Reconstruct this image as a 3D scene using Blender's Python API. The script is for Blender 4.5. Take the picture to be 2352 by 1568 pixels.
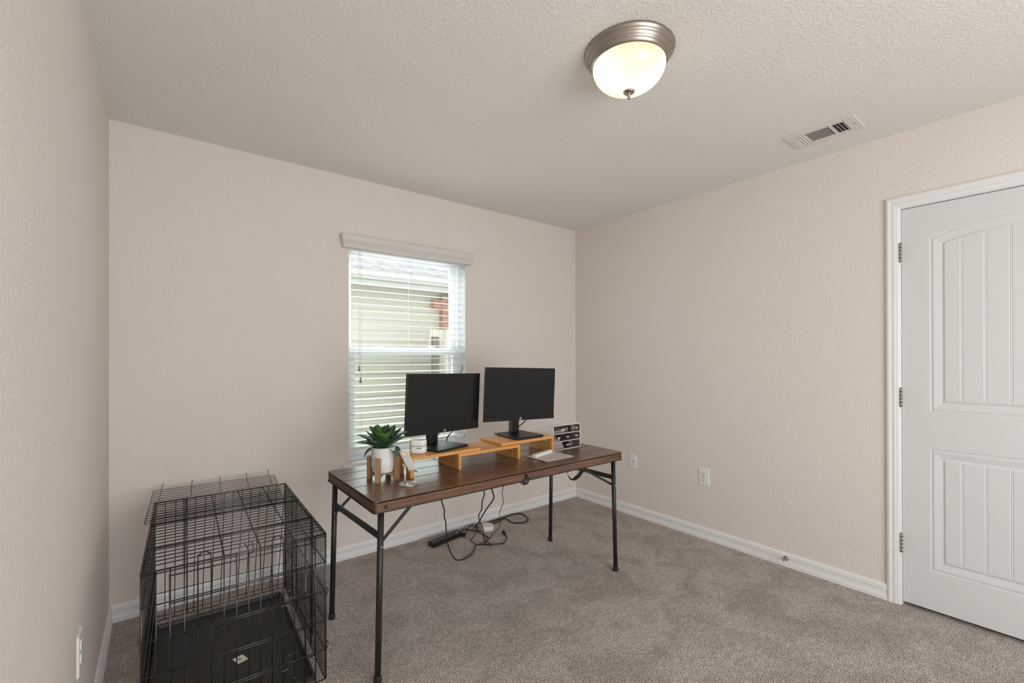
import bpy, bmesh, math, random
from mathutils import Vector, Matrix
random.seed(7)
for o in list(bpy.data.objects): bpy.data.objects.remove(o)
SC = bpy.context.scene
COL = SC.collection

# ---------------------------------------------------------------- camera
W, H = 3.221, 2.44            # room: back wall y=0, right wall x=0, left wall x=-W
REAR = -4.70
cd = bpy.data.cameras.new('camera'); cam = bpy.data.objects.new('camera', cd); COL.objects.link(cam)
cd.sensor_width = 36; cd.lens = 1040.01/2352*36
cd.shift_x = 1.371/2352; cd.shift_y = 32.434/2352
cd.clip_start = .02; cd.clip_end = 200
yaw, pit, rol = 0.6622, 0.0022, -0.0021
F = Vector((math.sin(yaw)*math.cos(pit), math.cos(yaw)*math.cos(pit), math.sin(pit)))
R0 = Vector((math.cos(yaw), -math.sin(yaw), 0)); U0 = R0.cross(F)
Rv = R0*math.cos(rol)+U0*math.sin(rol); Uv = U0*math.cos(rol)-R0*math.sin(rol)
M = Matrix((( Rv.x, Uv.x, -F.x, -3.0324), (Rv.y, Uv.y, -F.y, -2.9277), (Rv.z, Uv.z, -F.z, 1.2844), (0,0,0,1)))
cam.matrix_world = M
SC.camera = cam

# ---------------------------------------------------------------- light and exposure
vs = SC.view_settings
vs.view_transform = 'Standard'; vs.look = 'None'; vs.gamma = 1; vs.use_curve_mapping = False
vs.exposure = 0.12
wd = bpy.data.worlds.new('sky'); SC.world = wd; wd.use_nodes = True
bg = wd.node_tree.nodes['Background']; bg.inputs[0].default_value = (.90, .95, 1, 1); bg.inputs[1].default_value = 1.8
def light(name, kind, loc, rot, energy, color=(1,1,1), size=None, size_y=None):
    d = bpy.data.lights.new(name, kind); d.energy = energy; d.color = color
    if kind == 'AREA':
        d.shape = 'RECTANGLE'; d.size = size; d.size_y = size_y or size
    if kind == 'POINT': d.shadow_soft_size = size or .05
    o = bpy.data.objects.new(name, d); COL.objects.link(o); o.location = loc; o.rotation_euler = rot
    return o
# added fill light behind the camera, and daylight through the back wall's window
light('rear_fill_light', 'AREA', (-2.05, REAR+.06, 1.20), (math.radians(90), 0, 0), 48, (.985, .99, 1), 2.1, 1.7)
light('sky_over_back_window', 'AREA', (-1.63, 1.15, 2.85), (math.radians(-42), 0, 0), 95, (.92, .97, 1), 1.8, 1.1)
light('back_window_daylight', 'AREA', (-1.63, .15, 1.30), (math.radians(-90), 0, 0), 8, (.88, .96, 1), .86, 1.36)

SC.cycles.transparent_max_bounces = 24
# ---------------------------------------------------------------- materials
MAT = {}
def mat(name, color, rough=.5, metal=0, spec=.5, coat=0, trans=0, emit=None, estr=0, alpha=1):
    m = bpy.data.materials.new(name); m.use_nodes = True
    b = m.node_tree.nodes['Principled BSDF']
    b.inputs['Base Color'].default_value = (*color, 1); b.inputs['Roughness'].default_value = rough
    b.inputs['Metallic'].default_value = metal; b.inputs['Specular IOR Level'].default_value = spec
    b.inputs['Coat Weight'].default_value = coat; b.inputs['Transmission Weight'].default_value = trans
    b.inputs['Alpha'].default_value = alpha
    if emit: b.inputs['Emission Color'].default_value = (*emit, 1); b.inputs['Emission Strength'].default_value = estr
    MAT[name] = m; return m
def nt(m): return m.node_tree.nodes, m.node_tree.links, m.node_tree.nodes['Principled BSDF']
def noise_bump(m, scale, strength, dist, detail=3, scale2=None):
    n, l, b = nt(m)
    tc = n.new('ShaderNodeTexCoord'); t = n.new('ShaderNodeTexNoise'); t.inputs['Scale'].default_value = scale; t.inputs['Detail'].default_value = detail
    l.new(tc.outputs['Object'], t.inputs['Vector'])
    bu = n.new('ShaderNodeBump'); bu.inputs['Strength'].default_value = strength; bu.inputs['Distance'].default_value = dist
    l.new(t.outputs['Fac'], bu.inputs['Height']); l.new(bu.outputs['Normal'], b.inputs['Normal'])
    return tc, t, bu
def color_noise(m, scale, c1, c2, lo=.35, hi=.65, detail=3, stretch=None, rot=None):
    n, l, b = nt(m)
    tc = n.new('ShaderNodeTexCoord'); mp = n.new('ShaderNodeMapping')
    if stretch: mp.inputs['Scale'].default_value = stretch
    if rot: mp.inputs['Rotation'].default_value = rot
    t = n.new('ShaderNodeTexNoise'); t.inputs['Scale'].default_value = scale; t.inputs['Detail'].default_value = detail
    l.new(tc.outputs['Object'], mp.inputs['Vector']); l.new(mp.outputs['Vector'], t.inputs['Vector'])
    r = n.new('ShaderNodeValToRGB'); r.color_ramp.elements[0].position = lo; r.color_ramp.elements[1].position = hi
    r.color_ramp.elements[0].color = (*c1, 1); r.color_ramp.elements[1].color = (*c2, 1)
    l.new(t.outputs['Fac'], r.inputs['Fac']); l.new(r.outputs['Color'], b.inputs['Base Color'])
    return t, r

def wall_mat(name, col, scale, strength, dist):
    m = mat(name, col, .75, spec=.25)
    n, l, b = nt(m)
    tc = n.new('ShaderNodeTexCoord')
    t = n.new('ShaderNodeTexNoise'); t.inputs['Scale'].default_value = scale; t.inputs['Detail'].default_value = 2.5; t.inputs['Distortion'].default_value = .6
    l.new(tc.outputs['Object'], t.inputs['Vector'])
    r = n.new('ShaderNodeValToRGB'); r.color_ramp.elements[0].position = .42; r.color_ramp.elements[1].position = .60
    l.new(t.outputs['Fac'], r.inputs['Fac'])
    bu = n.new('ShaderNodeBump'); bu.inputs['Strength'].default_value = strength; bu.inputs['Distance'].default_value = dist
    l.new(r.outputs['Color'], bu.inputs['Height']); l.new(bu.outputs['Normal'], b.inputs['Normal'])
    # faint broad unevenness and scuffs of the paint
    t2 = n.new('ShaderNodeTexNoise'); t2.inputs['Scale'].default_value = 1.7; t2.inputs['Detail'].default_value = 5
    l.new(tc.outputs['Object'], t2.inputs['Vector'])
    mx = n.new('ShaderNodeMix'); mx.data_type = 'RGBA'
    mx.inputs[6].default_value = (*col, 1); mx.inputs[7].default_value = (col[0]*.96, col[1]*.955, col[2]*.95, 1)
    l.new(t2.outputs['Fac'], mx.inputs[0]); l.new(mx.outputs[2], b.inputs['Base Color'])
    return m
WALLC = (.80, .730, .680)
wall_mat('wall_paint', WALLC, 95, .28, .003)
wall_mat('ceiling_paint', (.86, .84, .79), 84, .30, .0035)
mat('trim_white', (.82, .82, .81), .38)
mat('door_white', (.70, .70, .69), .42)
noise_bump(MAT['door_white'], 260, .05, .001)
mat('vinyl', (.80, .83, .84), .35)
mat('slat_white', (.86, .87, .86), .35)
mat('slat_edge', (.45, .45, .42), .5)
mat('cord_white', (.75, .75, .72), .7)
mat('tassel', (.33, .31, .27), .5)
mat('plate_white', (.80, .80, .79), .3)
mat('slot_dark', (.03, .028, .025), .6)
mat('nickel', (.36, .32, .28), .36, 1)
mat('hinge_metal', (.42, .40, .35), .35, 1)
mat('steel', (.70, .70, .69), .28, 1)
mat('aluminium', (.72, .71, .70), .45, 1)
mat('black_metal', (.016, .017, .015), .42)
mat('black_plastic', (.012, .012, .012), .45)
mat('black_rubber', (.01, .01, .01), .6)
mat('cable_black', (.008, .008, .008), .5)
mat('cage_wire', (.013, .012, .010), .24, spec=.9)
mat('tray_black', (.022, .023, .022), .55)
mat('monitor_black', (.008, .008, .008), .42, spec=.35)
mat('screen', (.009, .009, .0085), .30, spec=.32)
mat('silver_logo', (.62, .60, .58), .3, 1)
mat('white_plastic', (.80, .79, .77), .35)
mat('ceramic', (.74, .72, .69), .45)
mat('seam_grey', (.25, .24, .23), .6)
mat('mat_beige', (.62, .56, .50), .75)
mat('mat_edge', (.05, .05, .05), .7)
mat('strap', (.012, .012, .012), .8)
mat('soil', (.035, .028, .02), .9)
mat('vent_white', (.74, .71, .66), .4)
mat('duct_dark', (.03, .03, .025), .7)
mat('paper', (.78, .77, .72), .6)
mat('print_black', (.02, .02, .02), .6)

# carpet
m = mat('carpet', (.3, .25, .22), .95, spec=.08)
n, l, b = nt(m)
tc = n.new('ShaderNodeTexCoord')
def tex(scale, detail, dist=0):
    t = n.new('ShaderNodeTexNoise'); t.inputs['Scale'].default_value = scale; t.inputs['Detail'].default_value = detail; t.inputs['Distortion'].default_value = dist
    l.new(tc.outputs['Object'], t.inputs['Vector']); return t
def ramp(src, p0, c0, p1, c1):
    r = n.new('ShaderNodeValToRGB'); r.color_ramp.elements[0].position = p0; r.color_ramp.elements[1].position = p1
    r.color_ramp.elements[0].color = (*c0, 1); r.color_ramp.elements[1].color = (*c1, 1); l.new(src, r.inputs['Fac']); return r
def mixc(fac, a, b_, mode='MIX'):
    x = n.new('ShaderNodeMix'); x.data_type = 'RGBA'; x.blend_type = mode
    if isinstance(fac, float): x.inputs[0].default_value = fac
    else: l.new(fac, x.inputs[0])
    l.new(a, x.inputs[6]); l.new(b_, x.inputs[7]); return x.outputs[2]
fine = ramp(tex(190, 2.2).outputs['Fac'], .36, (.16, .124, .105), .60, (.78, .69, .63))
broad = ramp(tex(4.2, 6, 1.0).outputs['Fac'], .36, (.73, .715, .70), .60, (1.0, 1.0, 1.0))
mid = ramp(tex(38, 3).outputs['Fac'], .38, (.80, .79, .78), .62, (1.0, 1.0, 1.0))
c = mixc(1.0, fine.outputs['Color'], broad.outputs['Color'], 'MULTIPLY')
c = mixc(1.0, c, mid.outputs['Color'], 'MULTIPLY')
l.new(c, b.inputs['Base Color'])
bu = n.new('ShaderNodeBump'); bu.inputs['Strength'].default_value = .8; bu.inputs['Distance'].default_value = .008
l.new(tex(190, 3).outputs['Fac'], bu.inputs['Height']); l.new(bu.outputs['Normal'], b.inputs['Normal'])
b.inputs['Sheen Weight'].default_value = .25; b.inputs['Sheen Roughness'].default_value = .5

def wood(name, c1, c2, axis, rough, coat, scale=9, bump=.15, c_mid=None):
    m = mat(name, c1, rough, coat=coat); b = nt(m)[2]
    st = [1, 1, 1]; st[axis] = .06
    t, r = color_noise(m, scale*5, c1, c2, .32, .68, 6, tuple(st))
    t.inputs['Distortion'].default_value = 1.2
    n, l, b = nt(m)
    bu = n.new('ShaderNodeBump'); bu.inputs['Strength'].default_value = bump; bu.inputs['Distance'].default_value = .001
    l.new(t.outputs['Fac'], bu.inputs['Height']); l.new(bu.outputs['Normal'], b.inputs['Normal'])
    b.inputs['Coat Roughness'].default_value = .22
    return m
wood('walnut', (.068, .029, .015), (.185, .088, .048), 0, .34, .5)
wood('walnut_end', (.065, .034, .021), (.135, .075, .048), 1, .5, .1)
wood('bamboo', (.60, .27, .070), (.74, .37, .115), 0, .38, .2, 14)
wood('bamboo_side', (.52, .22, .05), (.66, .31, .085), 2, .42, .15, 14)
wood('acacia', (.30, .17, .09), (.44, .27, .155), 2, .55, 0, 12)

# leaves
m = mat('leaf_green', (.02, .07, .025), .42)
color_noise(m, 25, (.020, .065, .034), (.070, .150, .065), .3, .7, 3)
m = mat('leaf_bright', (.05, .14, .02), .4)
color_noise(m, 25, (.035, .12, .012), (.075, .18, .03), .3, .7, 3)
m = mat('leaf_back', (.04, .07, .06), .5)
color_noise(m, 25, (.05, .10, .08), (.12, .20, .155), .3, .7, 3)
# glass: clear sheet with a fresnel reflection
def glass(name, tint, refl=1.0):
    m = bpy.data.materials.new(name); m.use_nodes = True; n = m.node_tree.nodes; l = m.node_tree.links
    n.clear(); o = n.new('ShaderNodeOutputMaterial'); t = n.new('ShaderNodeBsdfTransparent'); t.inputs[0].default_value = (*tint, 1)
    g = n.new('ShaderNodeBsdfGlossy'); g.inputs['Roughness'].default_value = .02
    lw = n.new('ShaderNodeLayerWeight'); lw.inputs[0].default_value = .5; pw = n.new('ShaderNodeMath'); pw.operation = 'POWER'; pw.inputs[1].default_value = 4
    f = n.new('ShaderNodeMath'); f.operation = 'MULTIPLY_ADD'; f.inputs[1].default_value = .5; f.inputs[2].default_value = .015; x = n.new('ShaderNodeMixShader')
    l.new(lw.outputs['Facing'], pw.inputs[0]); l.new(pw.outputs[0], f.inputs[0]); l.new(f.outputs[0], x.inputs[0]); l.new(t.outputs[0], x.inputs[1]); l.new(g.outputs[0], x.inputs[2]); l.new(x.outputs[0], o.inputs[0])
    MAT[name] = m; return m
glass('window_glass', (.97, .99, .98)); glass('smoke_acrylic', (.86, .83, .81)); glass('screen_mesh', (.86, .88, .86))
glass('clear_wire', (.85, .85, .85))
# lamp glass: frosted, lets the bulbs' light through diffusely
m = bpy.data.materials.new('frosted_glass'); m.use_nodes = True; n = m.node_tree.nodes; l = m.node_tree.links; n.clear()
o_ = n.new('ShaderNodeOutputMaterial'); t_ = n.new('ShaderNodeBsdfTranslucent'); t_.inputs[0].default_value = (.97, .85, .74, 1)
g_ = n.new('ShaderNodeBsdfGlossy'); g_.inputs['Roughness'].default_value = .25; x_ = n.new('ShaderNodeMixShader'); x_.inputs[0].default_value = .08
l.new(t_.outputs[0], x_.inputs[1]); l.new(g_.outputs[0], x_.inputs[2]); l.new(x_.outputs[0], o_.inputs[0]); MAT['frosted_glass'] = m
mat('bulb', (1, .9, .7), .4, emit=(1, .80, .64), estr=14)
# outside
mat('siding', (.72, .685, .59), .55); mat('fascia_white', (.66, .66, .64), .5)
mat('mortar', (.55, .48, .42), .9)
m = mat('brick_red', (.5, .2, .13), .85); color_noise(m, 9, (.50, .25, .18), (.72, .45, .36), .3, .7)
m = mat('fence_wood', (.5, .42, .34), .8); color_noise(m, 14, (.46, .39, .32), (.78, .74, .68), .35, .65, 4, (1, 1, .12))
m = mat('shingle', (.6, .58, .58), .9); color_noise(m, 30, (.40, .38, .38), (.62, .60, .60), .35, .65, 3, (.25, 1, 1))
m = mat('grass', (.12, .2, .06), .95); color_noise(m, 30, (.16, .19, .10), (.28, .31, .17), .3, .7)
m = mat('tree_leaf', (.08, .18, .05), .8); color_noise(m, 6, (.06, .13, .035), (.16, .27, .09), .3, .7)
mat('bark', (.24, .19, .14), .9)

# ---------------------------------------------------------------- mesh helpers
class MB:
    def __init__(s): s.v = []; s.f = []; s.smooth = []
    def add(s, vs_, fs, smooth=False):
        k = len(s.v); s.v += [Vector(v) for v in vs_]
        for f in fs: s.f.append([i+k for i in f]); s.smooth.append(smooth)
        return s
    def box(s, a, b, rot=0, piv=None):
        x0, y0, z0 = a; x1, y1, z1 = b
        P = [(x, y, z) for z in (z0, z1) for y in (y0, y1) for x in (x0, x1)]
        if rot:
            c = piv or ((x0+x1)/2, (y0+y1)/2, 0); cs, sn = math.cos(rot), math.sin(rot)
            P = [(c[0]+(x-c[0])*cs-(y-c[1])*sn, c[1]+(x-c[0])*sn+(y-c[1])*cs, z) for x, y, z in P]
        return s.add(P, [(0,2,3,1),(4,5,7,6),(0,1,5,4),(2,6,7,3),(0,4,6,2),(1,3,7,5)])
    def bar(s, a, b, w, h, up=(0,0,1)):     # rectangular bar from a to b
        a = Vector(a); b = Vector(b); d = (b-a).normalized(); u = Vector(up)
        if abs(d.dot(u)) > .99: u = Vector((1,0,0))
        r = d.cross(u).normalized(); u = r.cross(d)
        P = [p+r*i*w/2+u*j*h/2 for p in (a, b) for i, j in ((-1,-1),(1,-1),(1,1),(-1,1))]
        return s.add(P, [(3,2,1,0),(4,5,6,7),(0,1,5,4),(1,2,6,5),(2,3,7,6),(3,0,4,7)])
    def tube(s, pts, r, n=8, caps=True, closed=False):
        pts = [Vector(p) for p in pts]; N = len(pts); rings = []
        prev = None; vs_ = []
        for i in range(N):
            if closed: d = (pts[(i+1) % N]-pts[i-1])
            else: d = pts[min(i+1, N-1)]-pts[max(i-1, 0)]
            d.normalize()
            if prev is None: u = Vector((0,0,1)) if abs(d.z) < .9 else Vector((1,0,0))
            else: u = prev
            a = d.cross(u).normalized(); u = a.cross(d); prev = u
            rr = r[i] if isinstance(r, (list, tuple)) else r
            for k in range(n):
                t = 2*math.pi*k/n; vs_.append(pts[i]+(a*math.cos(t)+u*math.sin(t))*rr)
        fs = []
        for i in range(N if closed else N-1):
            j = (i+1) % N
            for k in range(n): fs.append((i*n+k, j*n+k, j*n+(k+1) % n, i*n+(k+1) % n))
        s.add(vs_, fs, True)
        if caps and not closed:
            k0 = len(s.v)-N*n
            s.f.append([k0+k for k in range(n)]); s.smooth.append(False)
            s.f.append([k0+(N-1)*n+k for k in reversed(range(n))]); s.smooth.append(False)
        return s
    def cyl(s, a, b, r, n=16, r2=None): return s.tube([a, b], [r, r if r2 is None else r2], n)
    def lathe(s, prof, c=(0,0,0), n=48, axis='z', smooth=True, close=False):
        vs_ = []; N = len(prof)
        for r, z in prof:
            for k in range(n):
                t = 2*math.pi*k/n
                vs_.append((c[0]+r*math.cos(t), c[1]+r*math.sin(t), c[2]+z) if axis == 'z' else (c[0]+z, c[1]+r*math.cos(t), c[2]+r*math.sin(t)))
        fs = [(i*n+k, i*n+(k+1) % n, (i+1)*n+(k+1) % n, (i+1)*n+k) for i in range(N-1) for k in range(n)]
        s.add(vs_, fs, smooth)
        k0 = len(s.v)-N*n
        for i, rev in ((0, True), (N-1, False)):
            if prof[i][0] > 1e-5:
                ids = [k0+i*n+k for k in range(n)]; s.f.append(ids[::-1] if rev else ids); s.smooth.append(False)
        return s
    def prism(s, poly, z0, z1):      # xy polygon
        n_ = len(poly); P = [(x, y, z0) for x, y in poly]+[(x, y, z1) for x, y in poly]
        return s.add(P, [tuple(range(n_))[::-1], tuple(range(n_, 2*n_))]+[(i, (i+1) % n_, (i+1) % n_+n_, i+n_) for i in range(n_)])
    def sweep(s, prof, stations):    # prof: closed list of (u,h); stations: functions (u,h)->point
        n_ = len(prof); P = []
        for st in stations: P += [st(u, h) for u, h in prof]
        fs = []
        for i in range(len(stations)-1):
            for k in range(n_): fs.append((i*n_+k, i*n_+(k+1) % n_, (i+1)*n_+(k+1) % n_, (i+1)*n_+k))
        fs.append(tuple(range(n_))[::-1]); L = (len(stations)-1)*n_; fs.append(tuple(range(L, L+n_)))
        return s.add(P, fs)
def catmull(P, sub=8):
    P = [Vector(p) for p in P]; out = []
    for i in range(len(P)-1):
        p0 = P[max(i-1, 0)]; p1 = P[i]; p2 = P[i+1]; p3 = P[min(i+2, len(P)-1)]
        for k in range(sub):
            t = k/sub
            out.append(.5*((2*p1)+(p2-p0)*t+(2*p0-5*p1+4*p2-p3)*t*t+(3*p1-p0-3*p2+p3)*t**3))
    out.append(P[-1]); return out
def rrect(cx, cy, w, h, r, n=5, rot=0):
    pts = []
    for sx, sy, a0 in ((1,1,0), (-1,1,90), (-1,-1,180), (1,-1,270)):
        for k in range(n+1):
            a = math.radians(a0+90*k/n); pts.append((sx*(w/2-r)+r*math.cos(a), sy*(h/2-r)+r*math.sin(a)))
    c, s_ = math.cos(rot), math.sin(rot)
    return [(cx+x*c-y*s_, cy+x*s_+y*c) for x, y in pts]
WM = {}
def obj(name, mb, material, parent=None, bevel=0, seg=2, local=False, label=None, kind=None, fix=True):
    me = bpy.data.meshes.new(name)
    inv = WM[parent.name].inverted() if (parent is not None and not local) else None
    V = [inv @ v for v in mb.v] if inv else mb.v
    me.from_pydata([tuple(v) for v in V], [], mb.f)
    me.polygons.foreach_set('use_smooth', mb.smooth)
    if fix:
        bm = bmesh.new(); bm.from_mesh(me); bmesh.ops.recalc_face_normals(bm, faces=bm.faces); bm.to_mesh(me); bm.free()
    me.materials.append(MAT[material] if isinstance(material, str) else material)
    o = bpy.data.objects.new(name, me); COL.objects.link(o)
    if parent is not None: o.parent = parent; WM[o.name] = WM[parent.name].copy()
    else: WM[o.name] = Matrix()
    if bevel:
        b_ = o.modifiers.new('bevel', 'BEVEL'); b_.width = bevel; b_.segments = seg; b_.limit_method = 'ANGLE'; b_.angle_limit = math.radians(40)
    if label: o['label'] = label
    if kind: o['kind'] = kind
    return o
def tag(o, label, cat, group=None):
    o['label'] = label; o['category'] = cat
    if group: o['group'] = group
    return o
def thing(name, loc, label, cat, rotz=0, group=None):
    o = bpy.data.objects.new(name, None); COL.objects.link(o); o.location = loc; o.rotation_euler = (0, 0, rotz); o.empty_display_size = .05
    WM[o.name] = Matrix.Translation(loc) @ Matrix.Rotation(rotz, 4, 'Z')
    return tag(o, label, cat, group)
def struct(name, mb, m, parent=None, **k):
    return obj(name, mb, m, parent, kind=None if parent is not None else 'structure', **k)
def copy_part(o, parent, delta=(0,0,0), rot=None):
    c = o.copy(); COL.objects.link(c); c.parent = parent; c.location = Vector(o.location)+Vector(delta)
    WM[c.name] = WM[parent.name].copy()
    return c

# ================================================================ ROOM
WX0, WX1, WZ0, WZ1 = -2.073, -1.190, .597, 2.03     # window opening
T = .14
struct('floor', MB().box((-W-T, REAR-T, -.05), (T, T*.9, 0)), 'carpet')
struct('ceiling', MB().box((-W-T, REAR-T, H), (T, T, H+.1)), 'ceiling_paint')
struct('wall_left', MB().box((-W-T, REAR-T, 0), (-W, T, H)), 'wall_paint')
wb = MB()
wb.box((-W, 0, 0), (WX0, T, H)).box((WX1, 0, 0), (0, T, H)).box((WX0, 0, 0), (WX1, T, WZ0)).box((WX0, 0, WZ1), (WX1, T, H))
struct('wall_back', wb, 'wall_paint')
DY0, DY1, DZ = -2.318, -3.088, 2.046               # door opening in the right wall
wr = MB().box((0, DY0, 0), (T, T, H)).box((0, REAR-T, 0), (T, DY1, H)).box((0, DY1, DZ), (T, DY0, H))
struct('wall_right', wr, 'wall_paint')
RX0, RX1, RZ0, RZ1 = -3.10, -1.00, .25, 2.12
wq = MB().box((-W, REAR-T, 0), (RX0, REAR, H)).box((RX1, REAR-T, 0), (0, REAR, H)).box((RX0, REAR-T, 0), (RX1, REAR, RZ0)).box((RX0, REAR-T, RZ1), (RX1, REAR, H))
struct('wall_rear', wq, 'wall_paint')
# frame and glass of an unseen rear window, added for the fill light
rw = MB().box((RX0, REAR-.10, RZ0), (RX0+.05, REAR-.05, RZ1)).box((RX1-.05, REAR-.10, RZ0), (RX1, REAR-.05, RZ1)).box((RX0+.05, REAR-.10, RZ0), (RX1-.05, REAR-.05, RZ0+.05)).box((RX0+.05, REAR-.10, RZ1-.05), (RX1-.05, REAR-.05, RZ1)).box((-2.075, REAR-.10, RZ0+.05), (-2.025, REAR-.05, RZ1-.05))
w2 = struct('added_window_2', rw, 'vinyl')
obj('pane', MB().box((RX0+.05, REAR-.08, RZ0+.05), (-2.075, REAR-.075, RZ1-.05)), 'window_glass', w2)
obj('pane', MB().box((-2.025, REAR-.08, RZ0+.05), (RX1-.05, REAR-.075, RZ1-.05)), 'window_glass', w2)

# baseboards: profile (height, depth from wall)
BP = [(0, 0), (0, .0150), (.020, .0150), (.0225, .0130), (.026, .0120), (.040, .0098), (.054, .0108), (.058, .0135), (.0605, .0115), (.064, .0105), (.068, .0125), (.072, .0105), (.078, .0085), (.083, .0050), (.083, 0)]
def basebd(name, sts):
    struct(name, MB().sweep(BP, sts), 'trim_white')
basebd('baseboard_back', [lambda z, d: (-W+d, -d, z), lambda z, d: (-d, -d, z)])
basebd('baseboard_right', [lambda z, d: (-d, -d, z), lambda z, d: (-d, -2.262, z)])
basebd('baseboard_left', [lambda z, d: (-W+d, REAR+.02, z), lambda z, d: (-W+d, -d, z)])
basebd('baseboard_rear', [lambda z, d: (-W+.02, REAR+d, z), lambda z, d: (0, REAR+d, z)])

# door casing
CP = [(0, 0), (0, .011), (.004, .015), (.012, .018), (.019, .0165), (.021, .0145), (.030, .0150), (.036, .0165), (.0385, .014), (.050, .0125), (.0535, .0105), (.057, .0095), (.060, .007), (.060, 0)]
yo, zo = -2.2596, 2.106; yo2 = DY1-(-2.318-yo)*-1 if False else DY1-.0584
casing = MB().sweep(CP, [lambda u, h: (-h, yo-u, 0), lambda u, h: (-h, yo-u, zo-u), lambda u, h: (-h, yo2+u, zo-u), lambda u, h: (-h, yo2+u, 0)])
struct('trim_1', casing, 'trim_white')
# jamb lining with stop
jm = MB()
jm.box((-.004, DY0-.003, 0), (T, DY0, DZ)).box((-.004, DY1, 0), (T, DY1+.003, DZ)).box((-.004, DY1+.003, DZ-.004), (T, DY0-.003, DZ))
jm.box((.048, DY0-.016, 0), (.080, DY0-.003, DZ-.004)).box((.048, DY1+.003, 0), (.080, DY1+.016, DZ-.004)).box((.048, DY1+.016, DZ-.018), (.080, DY0-.016, DZ-.004))
struct('trim_2', jm, 'trim_white')

# door slab: height field front with moulded panels
sy0, sy1, sz0, sz1 = -2.3225, -3.0835, .020, 2.0385
def zarch(y):
    a = (y-(-2.703))/.273; return 1.932-.060*a*a
def panel_h(d):
    K = [(0, 0), (.003, -.0028), (.007, -.0032), (.011, -.0008), (.016, -.0005), (.043, -.0062), (.047, -.0068), (.055, -.0018), (9, -.0018)]
    if d <= 0: return 0
    for (a, ha), (b_, hb) in zip(K, K[1:]):
        if d <= b_: return ha+(hb-ha)*(d-a)/(b_-a)
    return -.002
def door_h(y, z):
    yl, yr = -2.430, -2.976
    dy = min(yl-y, y-yr)
    if dy <= 0: return 0
    if z > .9: d = min(dy, z-1.006, (zarch(y)-z)*.93)
    else: d = min(dy, z-.214, .821-z)
    h = panel_h(d)
    if d > .054:
        for g in (-2.543, -2.623, -2.703, -2.783, -2.863):
            e = abs(y-g)
            if e < .0055: h = min(h, -.0018-(.0022*(1-abs(e-.0028)/.0027) if e > .0001 else 0))
    return h
ny, nz = 254, 336
dv = []; df = []
for j in range(nz+1):
    z = sz0+(sz1-sz0)*j/nz
    for i in range(ny+1):
        y = sy0+(sy1-sy0)*i/ny
        dv.append((.002-door_h(y, z), y, z))
for j in range(nz):
    for i in range(ny): df.append((j*(ny+1)+i, j*(ny+1)+i+1, (j+1)*(ny+1)+i+1, (j+1)*(ny+1)+i))
k0 = len(dv); dv += [(.040, sy0, sz0), (.040, sy1, sz0), (.040, sy1, sz1), (.040, sy0, sz1)]
A = 0; B = ny; C_ = nz*(ny+1)+ny; D_ = nz*(ny+1)
df.append((k0, k0+1, k0+2, k0+3))
df.append(tuple(range(0, ny+1))[::-1]+(k0, k0+1)); df.append(tuple(range(D_, D_+ny+1))+(k0+2, k0+3))
df.append(tuple(j*(ny+1) for j in range(nz+1))+(k0+3, k0)); df.append(tuple(j*(ny+1)+ny for j in range(nz+1))[::-1]+(k0+1, k0+2))
door = struct('door_1', MB().add(dv, df), 'door_white')
for hz in (1.817, 1.070, .322):
    hb = MB()
    for k in range(5):
        a = hz-.046+k*.0186; hb.cyl((-.0105, -2.3205, a), (-.0105, -2.3205, a+.0176), .0062, 12)
    hb.cyl((-.0105, -2.3205, hz-.050), (-.0105, -2.3205, hz+.050), .0042, 12)
    hb.box((-.007, -2.3225, hz-.045), (.0015, -2.3185, hz+.045))
    obj('hinge', hb, 'hinge_metal', door)
kb = MB().lathe([(.0001, -.058), (.018, -.057), (.027, -.048), (.028, -.040), (.020, -.030), (.010, -.024), (.010, -.008), (.032, -.006), (.034, 0)], (.001, -3.02, .93), 24, 'x')
obj('door_knob', kb, 'nickel', door)
# hallway side closed off behind the door
struct('trim_3', MB().box((T, DY1-.02, 0), (T+.02, DY0+.02, DZ)), 'trim_white')

# ---- back window (double hung vinyl)
fw = MB()
fy0, fy1 = .075, .135
fw.box((WX0, fy0, WZ0), (WX0+.030, fy1, WZ1)).box((WX1-.030, fy0, WZ0), (WX1, fy1, WZ1)).box((WX0+.03, fy0, WZ0), (WX1-.03, fy1, WZ0+.035)).box((WX0+.03, fy0, WZ1-.035), (WX1-.03, fy1, WZ1))
win = struct('window_1', fw, 'vinyl', bevel=.003)
us = MB()   # upper sash (outer)
ux0, ux1 = WX0+.03, WX1-.03
us.box((ux0, .106, 1.30), (ux0+.022, .130, WZ1-.035)).box((ux1-.045, .106, 1.30), (ux1, .130, WZ1-.035)).box((ux0+.022, .106, WZ1-.075), (ux1-.045, .130, WZ1-.035)).box((ux0+.022, .106, 1.30), (ux1-.045, .130, 1.338))
obj('upper_sash', us, 'vinyl', win, bevel=.002)
ls = MB()   # lower sash (inner)
ls.box((ux0, .080, WZ0+.035), (ux0+.038, .104, 1.350)).box((ux1-.038, .080, WZ0+.035), (ux1, .104, 1.350)).box((ux0+.038, .080, WZ0+.035), (ux1-.038, .104, WZ0+.085)).box((ux0+.038, .080, 1.298), (ux1-.038, .104, 1.350))
lso = obj('lower_sash', ls, 'vinyl', win, bevel=.002)
obj('pane', MB().box((ux0+.022, .116, 1.338), (ux1-.045, .119, WZ1-.075)), 'window_glass', win)
obj('pane', MB().box((ux0+.038, .090, WZ0+.085), (ux1-.038, .093, 1.298)), 'window_glass', win)
obj('insect_screen', MB().box((ux0, .131, WZ0+.035), (ux1, .1318, 1.31)), 'screen_mesh', win)
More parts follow.
